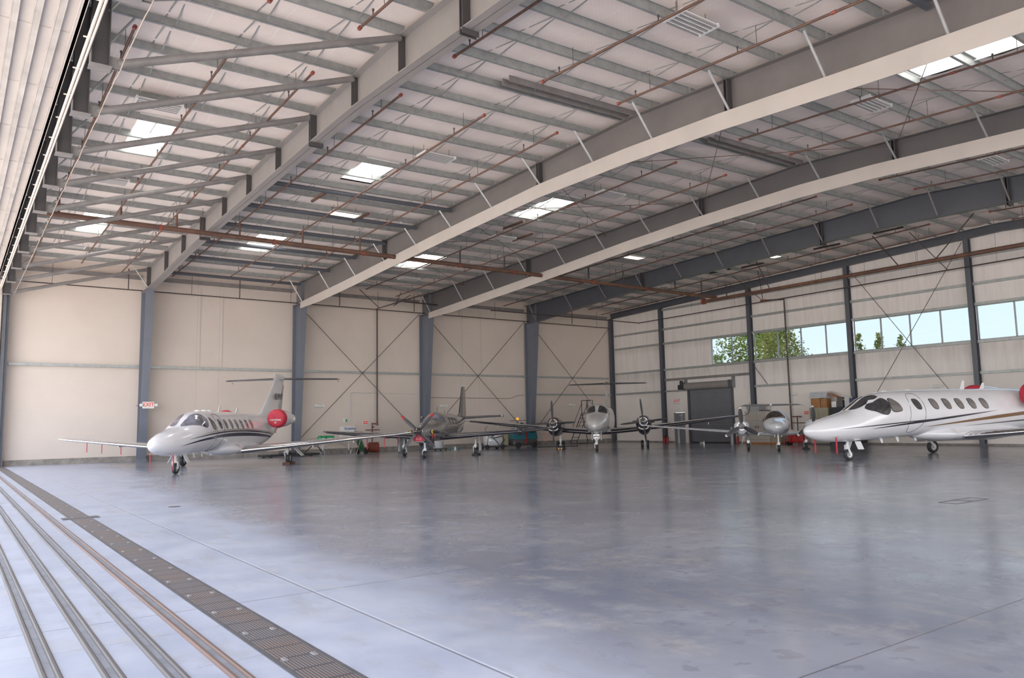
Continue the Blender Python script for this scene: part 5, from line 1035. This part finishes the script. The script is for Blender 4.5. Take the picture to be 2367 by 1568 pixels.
# hose reel
t = thing('hose_reel', 'red floor hose reel wound with red hose beside the beige wall', 'hose reel', (21.25, 43.9, 0), R(-25)); t.scale = (.72,.72,.72)
m = MB()
for k in range(9): m.path([(-.36+.09*k, .42*math.cos(a), .50+.42*math.sin(a)) for a in [2*math.pi*j/20 for j in range(21)]], .045, 8)
m.build('hose', M['hose'], t, smooth=50)
for x in (-.45,.45): MB().path([(x, .46*math.cos(a), .50+.46*math.sin(a)) for a in [2*math.pi*j/24 for j in range(25)]], .02, 6).path([(x*1.15,-.5,.02),(x*1.05,0,.55),(x*1.15,.5,.02)],.02,6).tube((x*1.15,-.5,.02),(x*1.15,.5,.02),.02,6).build('side_frame', M['redp'], t)
MB().tube((-.5,0,.5),(.5,0,.5),.30,16).build('drum', M['redp'], t, smooth=50)
# bin, bucket dolly
t = thing('trash_can', 'blue grey round trash can by the beige wall left of the dark aeroplane', 'bin', (23.6, 44.6, 0))
MB().lathe([(0,.22),(.02,.24),(.8,.31),(.8,.29),(.05,.22),(.05,0)], n=24).build('body', M['bgrey'], t, smooth=50); MB().lathe([(.78,.29),(.78,.34),(.84,.34),(.85,.1),(.85,0)], n=24).build('rim', M['bgrey'], t, smooth=50)
t = thing('bucket_dolly', 'pale round tub standing on a dark wheeled dolly behind the dark aeroplane nose wheel', 'dolly', (25.7, 43.6, 0), 0)
MB().lathe([(.16,.30),(.18,.32),(.6,.36),(.62,.36),(.62,.30),(.62,0)], n=24).build('tub', M['clear'], t, smooth=50); MB().bbox((-.5,-.35,.10),(.5,.35,.16),.02).build('deck', M['dgrey'], t)
for x in (-.4,0,.4): MB().lathe([(-.03,0),(-.03,.05),(.03,.05),(.03,0)], (x,-.3,.05), (0,1,0), 12).build('caster', M['black'], t)
for k, (x, c) in enumerate(((26.45,'teal'),(26.85,'white'),(27.15,'teal'))):
    MB().lathe([(0,.07),(.16,.07),(.2,.03),(.25,.03),(.25,0)], (x, 43.4, 0), n=14).build('fluid_jug', M[c], smooth=50, label='small %s jug on the floor beside the bucket dolly%s' % (c, '' if k != 2 else ', rightmost'), cat='jug', group='jugs on the floor')
# ground power cart
t = thing('service_cart', 'white low service cart with black hoses left of the teal scrubber', 'cart', (29.35, 42.6, 0), R(-8))
MB().bbox((-.62,-.4,.22),(.55,.4,.95),.10).build('body', M['wpaint2'], t, smooth=40); MB().bbox((-.75,-.42,.12),(.85,.42,.24),.03).build('chassis', M['dgrey'], t)
for x in (-.68,.45): 
    for y in (-.45,.4): MB().lathe([(-.04,.0),(-.05,.1),(-.04,.15),(.04,.15),(.05,.1),(.04,0)], (x,y,.15), (0,1,0), 18).build('wheel', M['black'], t, smooth=50)
MB().path([(-.66,-.43,.3),(-.62,-.45,.85),(-.2,-.46,.72),(.4,-.46,.85),(.6,-.45,.6),(.3,-.46,.3)],.03,6).path([(-.3,-.45,.78),(0,-.46,.5),(.2,-.46,.24)],.025,6).build('hose', M['black'], t)
MB().path([(-.55,0,.95),(-.6,0,1.35),(-.45,0,1.5)],.02,6).cbox((.15,0,1.02),(.35,.25,.14)).build('handle', M['dgrey'], t); MB().bbox((.6,-.35,.24),(.95,.35,.95),.04).build('side_tank', M['tan'], t)
# floor scrubber
t = thing('floor_scrubber', 'teal and grey ride-on floor scrubber with amber beacon by the beige wall', 'floor scrubber', (31.6, 42.4, 0), R(-8))
MB().bbox((-.95,-.5,.18),(.95,.5,.62),.10).build('lower_body', M['dgrey'], t, smooth=40)
MB().loft([[(x0,-.47,.6),(x0,.47,.6),(x1,.45,z),(x1,-.45,z)] for x0, x1, z in ((-.95,-.85,1.2),(-.5,-.5,1.35),(.1,.1,1.32),(.3,.35,1.0),(.95,.85,1.05))]).build('tank_body', M['teal'], t, smooth=30)
MB().bbox((.45,-.35,1.02),(.92,.35,1.15),.04).bbox((.35,-.3,1.1),(.47,.3,1.45),.04).build('seat', M['black'], t)
MB().tube((-.4,0,1.3),(-.4,0,1.85),.02,6).bbox((-.75,-.4,1.84),(.2,.4,1.87),.01).build('canopy', M['dgrey'], t); MB().lathe([(0,.1),(.12,.1),(.18,.06),(.2,0)], (-.35,0,1.88), n=14).build('beacon', M['amber'], t, smooth=50)
MB().path([(-.3,-.2,1.35),(-.1,-.2,1.6)],.02,6).lathe([(0,.16),(.02,.17),(.04,.16)], (-.1,-.2,1.6),(.5,0,.8),14).build('steering_wheel', M['black'], t)
for x in (-.6,.62): MB().lathe([(-.06,0),(-.07,.12),(-.05,.2),(.05,.2),(.07,.12),(.06,0)], (x,-.5,.2), (0,1,0), 20).build('wheel', M['black'], t, smooth=50)
MB().box((-.02,-.56,.3),(.07,-.53,1.05)).build('warning_flag', M['redp'], t)
MB().path([(32.6,42.2,.02),(33.6,41.9,.02),(34.3,41.5,.02),(35.3,41.0,.02)],.025,6).build('floor_hose', M['black'], label='dark hose lying along the floor from the teal scrubber', cat='hose')
# access ladder behind the silver twin
t = thing('rolling_ladder', 'black rolling maintenance ladder behind the silver twin left engine', 'ladder', (38.9, 44.4, 0), R(0))
m = MB()
for y in (-.35,.35):
    m.path([(-1.1,y,.05),(.15,y,2.35),(.15,y,3.3)],.03,6).tube((.15,y,2.3),(.7,y,.05),.03,6).path([(.15,y,3.3),(.65,y,3.3),(.65,y,2.35)],.025,6).path([(-1.0,y,.95),(.1,y,3.0)],.02,6)
m.tube((.65,-.35,3.3),(.65,.35,3.3),.025,6).tube((.15,-.35,3.3),(.15,.35,3.3),.025,6).tube((.65,-.35,2.85),(.65,.35,2.85),.02,6); m.build('rail_frame', M['black'], t)
for k in range(8): x = -1.0+1.1*k/7.5; z = .25+2.1*k/7.5; MB().box((x-.1,-.33,z),(x+.12,.33,z+.03)).build('step', M['dgrey'], t)
MB().box((.15,-.35,2.33),(.65,.35,2.37)).build('platform', M['dgrey'], t); MB().tube((-1.0,-.35,.08),(.7,-.35,.08),.025,6).tube((-1.0,.35,.08),(.7,.35,.08),.025,6).build('base_rail', M['black'], t)
# extinguishers, bollards
def ext(loc, lb, sc=1):
    t = thing('fire_extinguisher', lb, 'fire extinguisher', loc); MB().lathe([(0,.08*sc),(.02,.09*sc),(.42*sc,.09*sc),(.48*sc,.04*sc),(.5*sc,.02),(.5*sc,0)], n=16).build('cylinder', M['redp'], t, smooth=50)
    MB().cbox((0,0,.53*sc),(.12*sc,.05,.05)).path([(.05*sc,0,.52*sc),(.14*sc,0,.4*sc),(.11*sc,0,.15*sc)],.014,6).build('valve_and_hose', M['black'], t)
ext((43.6,40.35,0), 'red fire extinguisher left of the small grey door', .95); ext((43.6,40.66,0), 'fire extinguisher nearest the wall column left of the grey door', .85); ext((43.6,33.95,0), 'red fire extinguisher just right of the rolling door', .95); ext((43.6,33.2,0), 'red fire extinguisher beside the beige cabinet', .95)
for k, y in enumerate((38.85, 34.1)):
    t = thing('bollard', ('grey steel bollard between the small grey door and the rolling door', 'grey steel bollard at the right side of the rolling door')[k], 'bollard', (43.2, y, 0)); MB().lathe([(0,.12),(1.05,.12),(1.12,.09),(1.15,0)], n=20).build('post', M['winf'], t, smooth=50); MB().lathe([(0,.17),(.02,.17),(.02,.1)], n=20).build('base_plate', M['winf'], t)
t = thing('cable_bundle', 'small pile of pale cable on the floor near the rolling door', 'cable', (41.4, 35.2, 0)); MB().path([(.15*math.cos(a), .15*math.sin(a), .03+.008*a) for a in [j*.5 for j in range(30)]], .02, 5).build('coil', M['clear'], t)
MB().lathe([(0,.04),(.2,.05),(.3,.02),(.3,0)], (39.0,33.0,0), n=12).build('spray_bottle', M['white'], smooth=50, label='small white bottle standing alone on the floor in front of the rolling door', cat='bottle')
# cabinets
def cabinet(loc, w, d, h, mt, lb, rz=R(-90), doors=2, name='metal_cabinet', base='orange'):
    t = thing(name, lb, 'cabinet', loc, rz); MB().box((-w/2,-d/2,.12),(w/2,d/2,h)).build('body', M[mt], t)
    MB().box((-w/2-.03,-d/2-.05,0),(w/2+.03,d/2,.12)).build('pallet_base', M[base], t)
    for k in range(doors):
        x0 = -w/2+w*k/doors+.015; x1 = -w/2+w*(k+1)/doors-.015
        dd = MB().box((x0,-d/2-.025,.18),(x1,-d/2,h-.04)).build('door', M[mt], t); hx = x1-.08 if k == 0 else x0+.08
        MB().cbox((hx,-d/2-.04,h*.52),(.04,.03,.16)).build('handle', M['dgrey'], dd)
        m = MB()
        for j in range(4): m.box((x0+.02,-d/2-.03,.3+j*(h-.5)/4),(x1-.02,-d/2-.025,.31+j*(h-.5)/4))
        m.build('panel_crease', M['dgrey'], dd)
    return t
cabinet((43.35,31.9,0), 1.9, .6, 2.15, 'beige', 'tall beige two door cabinet on an orange base behind the small twin')
cabinet((43.4,30.6,0), .7, .55, .85, 'tan', 'low tan cabinet between the beige cabinet and the valve pipe', doors=1)
t = thing('storage_bin', 'grey plastic bin on top of the tall beige cabinet', 'bin', (43.35,32.2,2.152)); MB().loft([[(-.28,-.45,0),(.28,-.45,0),(.28,.45,0),(-.28,.45,0)],[(-.34,-.55,.44),(.34,-.55,.44),(.34,.55,.44),(-.34,.55,.44)]]).build('body', M['bgrey2'], t); MB().box((-.37,-.58,.42),(.37,.58,.46)).build('rim', M['bgrey2'], t)
MB().box((43.1,31.1,2.152),(43.6,31.7,2.22)).build('flat_carton', M['dgrey'], label='dark flat carton on the tall beige cabinet right of the grey bin', cat='box')
cabinet((43.2,27.3,0), 1.25, .6, 2.25, 'tan', 'olive tan two door cabinet under brown cartons behind the white jet nose', base='dgrey')
cabinet((43.2,25.6,0), 1.9, .6, 2.25, 'black', 'black cabinet with clutter on top behind the white jet nose', base='dgrey')
for k, (y, mt, w, h, z, lb) in enumerate(((27.55,'card',.62,.58,2.252,'left brown carton on the tan cabinet'),(27.0,'card',.40,.55,2.252,'right brown carton on the tan cabinet'))):
    MB().bbox((43.0,y-w/2,z),(43.5,y+w/2,z+h),.01).build('cardboard_box', M[mt], label=lb, cat='box')
for k in range(4):
    MB().box((42.9+.01*k,26.75-.03*k,2.835+.10*k),(43.55,27.9-.02*k,2.925+.10*k)).build('document_tray', M['clear'], label='grey flat storage tray stacked on the brown cartons, %s of four' % ('lowest','second lowest','second highest','topmost')[k], cat='tray', group='flat trays on the cartons')
MB().bar((43.2,26.7,3.1),(43.2,25.0,2.4),.3,.08).build('wooden_board', M['orange'], label='long board leaning down from the stacked trays', cat='board')
for y, mt, w, h, lb in ((26.35,'signw',.3,.35,'small white carton beside the brown cartons'),(25.95,'dgrey',.35,.6,'dark bag on the black cabinet'),(25.5,'clear',.30,.62,'pale upright container on the black cabinet'),(25.1,'blueb',.42,.5,'dark blue bin on the black cabinet'),(24.75,'beige',.25,.3,'small beige carton at the end of the black cabinet')):
    MB().bbox((43.0,y-w/2,2.252),(43.4,y+w/2,2.252+h),.03).build('small_box', M[mt], label=lb, cat='box')
t = thing('red_cart', 'red hose cart on the floor between the valve pipe and the small twin wheel', 'cart', (42.9,28.9,0), R(-90)); MB().bbox((-.55,-.3,.12),(.55,.3,.68),.12).build('body', M['redp'], t)
MB().path([(-.7,-.35,.05),(-.5,-.35,.75),(.5,-.35,.75),(.7,-.35,.05)],.03,6).path([(-.3,-.36,.1),(0,-.37,.8),(.3,-.36,.1)],.025,6).build('frame', M['redp'], t); MB().lathe([(-.3,0),(-.3,.1),(.3,.1),(.3,0)], (-.6,0,.1), (0,1,0), 14).build('wheel', M['black'], t)
t = thing('tow_dolly', 'low black tow dolly lying behind the left jet under its wing', 'dolly', (15.9, 44.2, 0), R(8))
MB().bbox((-1.6,-.5,.05),(1.9,.4,.16),.04).build('deck', M['black'], t); MB().bbox((-.4,-.3,.16),(.5,.25,.36),.06).build('winch_box', M['dgrey'], t); MB().path([(1.0,-.2,.15),(1.5,-.2,.55),(2.0,-.1,.5),(2.3,0,.2)],.03,6).build('tow_arm', M['black'], t)
for x in (-1.2,1.3):
    for y in (-.5,.4): MB().lathe([(-.05,0),(-.05,.09),(.05,.09),(.05,0)], (x,y,.09), (0,1,0), 14).build('wheel', M['black'], t)
# ------------------------------------------------------------------ outdoors
def tree(loc, w, h, hb, n, lb, mt, spiky=False, size=.28):
    t = thing('tree', lb, 'tree', loc, 0, 'trees beyond the window wall'); rnd = random.Random(int(loc[1]*10)); m = MB()
    m.path([(0,0,0),(.1,.05,h*.4),(0,0,h*.8)], .28, 8, .06)
    L_ = MB()
    for k in range(14):
        a = rnd.uniform(0, 6.28); z = h*rnd.uniform(.35,.8); e = (math.cos(a)*w*.4*rnd.uniform(.5,1), math.sin(a)*w*.4*rnd.uniform(.5,1), min(h*.95, z+h*.12)); m.path([(0,0,z*.8),e], .07, 6, .02)
    m.build('trunk', M['bark'], t)
    cl = [(Vector((rnd.gauss(0,.24)*w, rnd.gauss(0,.24)*w, 0)), ) for _ in range(34)]
    C = []
    for k in range(46):
        u = rnd.random(); z = hb+(h-hb)*u
        rr = w/2*(math.sqrt(max(.03, 1-(2*u-1)**2*.9)) if not spiky else (1.02-u)*.9); a = rnd.uniform(0, 6.28); q = rr*math.sqrt(rnd.random())
        C.append((Vector((math.cos(a)*q, math.sin(a)*q, z)), w*.11 if not spiky else w*.09*(1.2-u)+.1))
    for k in range(n):
        c, s_ = rnd.choice(C); p = c+Vector((rnd.gauss(0,1), rnd.gauss(0,1), rnd.gauss(0,.8)))*s_; a = Vector((rnd.gauss(0,1), rnd.gauss(0,1), rnd.gauss(0,.7))).normalized(); b = a.cross(Vector((rnd.random(), rnd.random(), 1))).normalized(); z = size*rnd.uniform(.5, 1.1)
        L_.add([p-a*z*.6, p+b*z*.28, p+a*z*.6, p-b*z*.28], [(0,1,2,3)])
    L_.build('foliage', M[mt], t)
tree((72,53.8,-.1), 8.4, 11.3, 4.5, 7500, 'big leafy green tree seen through the left end of the window strip', 'leafa', size=.42)
tree((66.5,46.3,-.1), 4.6, 10.3, 4.5, 4800, 'yellow green tree beside the big tree in the window strip', 'leafb', size=.36)
tree((73,59.6,-.1), 1.8, 9.2, 5, 900, 'small yellow green treetop at the left end of the window strip', 'leafb', size=.3)
tree((76,43.3,-.1), 2.4, 10.3, 5, 1000, 'leftmost of three spiky treetops in the window strip', 'leafb', True, .34)
tree((76,41.1,-.1), 2.1, 10.0, 5, 900, 'middle one of three spiky treetops in the window strip', 'leafb', True, .34)
tree((76,38.9,-.1), 2.4, 9.5, 5, 900, 'rightmost of three spiky treetops in the window strip', 'leafb', True, .34)
for k in range(4):
    z = 12.9+.7*k; pts = [(74, 58-j*3.0, z-.5*math.sin(math.pi*j/16)) for j in range(17)]
    MB().path(pts, .022, 5).build('power_line', M['rod'], label='thin power line seen through the right half of the window strip', cat='power line', group='power lines outside the windows')
# ------------------------------------------------------------------ light, sky, camera
w = bpy.data.worlds.new('daylight'); SC.world = w; w.use_nodes = True; nt = w.node_tree; bg = nt.nodes['Background']; g = G(nt)
tc = nt.nodes.new('ShaderNodeTexCoord'); sx = nt.nodes.new('ShaderNodeSeparateXYZ'); nt.links.new(tc.outputs['Generated'], sx.inputs[0])
c = g.mix(g.ss(sx.outputs[2], -.02, .45), (1.0,.985,.97), (.72,.82,1.0)); c = g.mix(g.ss(sx.outputs[2], -.05, .0), (.45,.42,.38), c)
nt.links.new(c, bg.inputs['Color']); bg.inputs['Strength'].default_value = WORLD
ld = bpy.data.lights.new('sun', 'SUN'); ld.energy = SUN; ld.angle = R(.6); ld.color = (1,.90,.78)
lo = bpy.data.objects.new('sun', ld); COL.objects.link(lo); lo.rotation_euler = Vector((.10,.55,.85)).to_track_quat('Z','Y').to_euler()
pl = bpy.data.lights.new('door_sky_portal', 'AREA'); pl.shape = 'RECTANGLE'; pl.size = 9.3; pl.size_y = 59; pl.cycles.is_portal = True
po = bpy.data.objects.new('door_sky_portal', pl); COL.objects.link(po); po.matrix_world = Matrix.Translation((-1.5, 16.8, 4.7)) @ Matrix(((0,0,1,0),(0,1,0,0),(-1,0,0,0),(0,0,0,1))) @ Matrix.Rotation(math.pi, 4, 'X')
po.matrix_world = Matrix.Translation((-1.5, 16.8, 4.7)) @ Vector((1,0,0)).to_track_quat('-Z', 'Y').to_matrix().to_4x4(); pl.size, pl.size_y = 59, 9.3
cam = bpy.data.cameras.new('camera'); co = bpy.data.objects.new('camera', cam); COL.objects.link(co); SC.camera = co
cam.sensor_width = 36; cam.lens = 1784.8/2367*36; cam.clip_end = 600; cam.clip_start = .05
yaw, pit, rol = .6295, .1092, -.0195
f = Vector((math.sin(yaw)*math.cos(pit), math.cos(yaw)*math.cos(pit), math.sin(pit))); r0 = Vector((math.cos(yaw), -math.sin(yaw), 0)); u0 = r0.cross(f)
r = math.cos(rol)*r0+math.sin(rol)*u0; u = -math.sin(rol)*r0+math.cos(rol)*u0
mm = Matrix((r, u, -f)).transposed().to_4x4(); mm.translation = Vector((0,0,1.65)); co.matrix_world = mm
SC.view_settings.view_transform = 'Standard'; SC.view_settings.look = 'None'; SC.view_settings.exposure = EXPO; SC.view_settings.gamma = 1.15
SC.cycles.max_bounces = 10; SC.cycles.diffuse_bounces = 6; SC.cycles.glossy_bounces = 4; SC.cycles.transparent_max_bounces = 8; SC.cycles.sample_clamp_indirect = 6
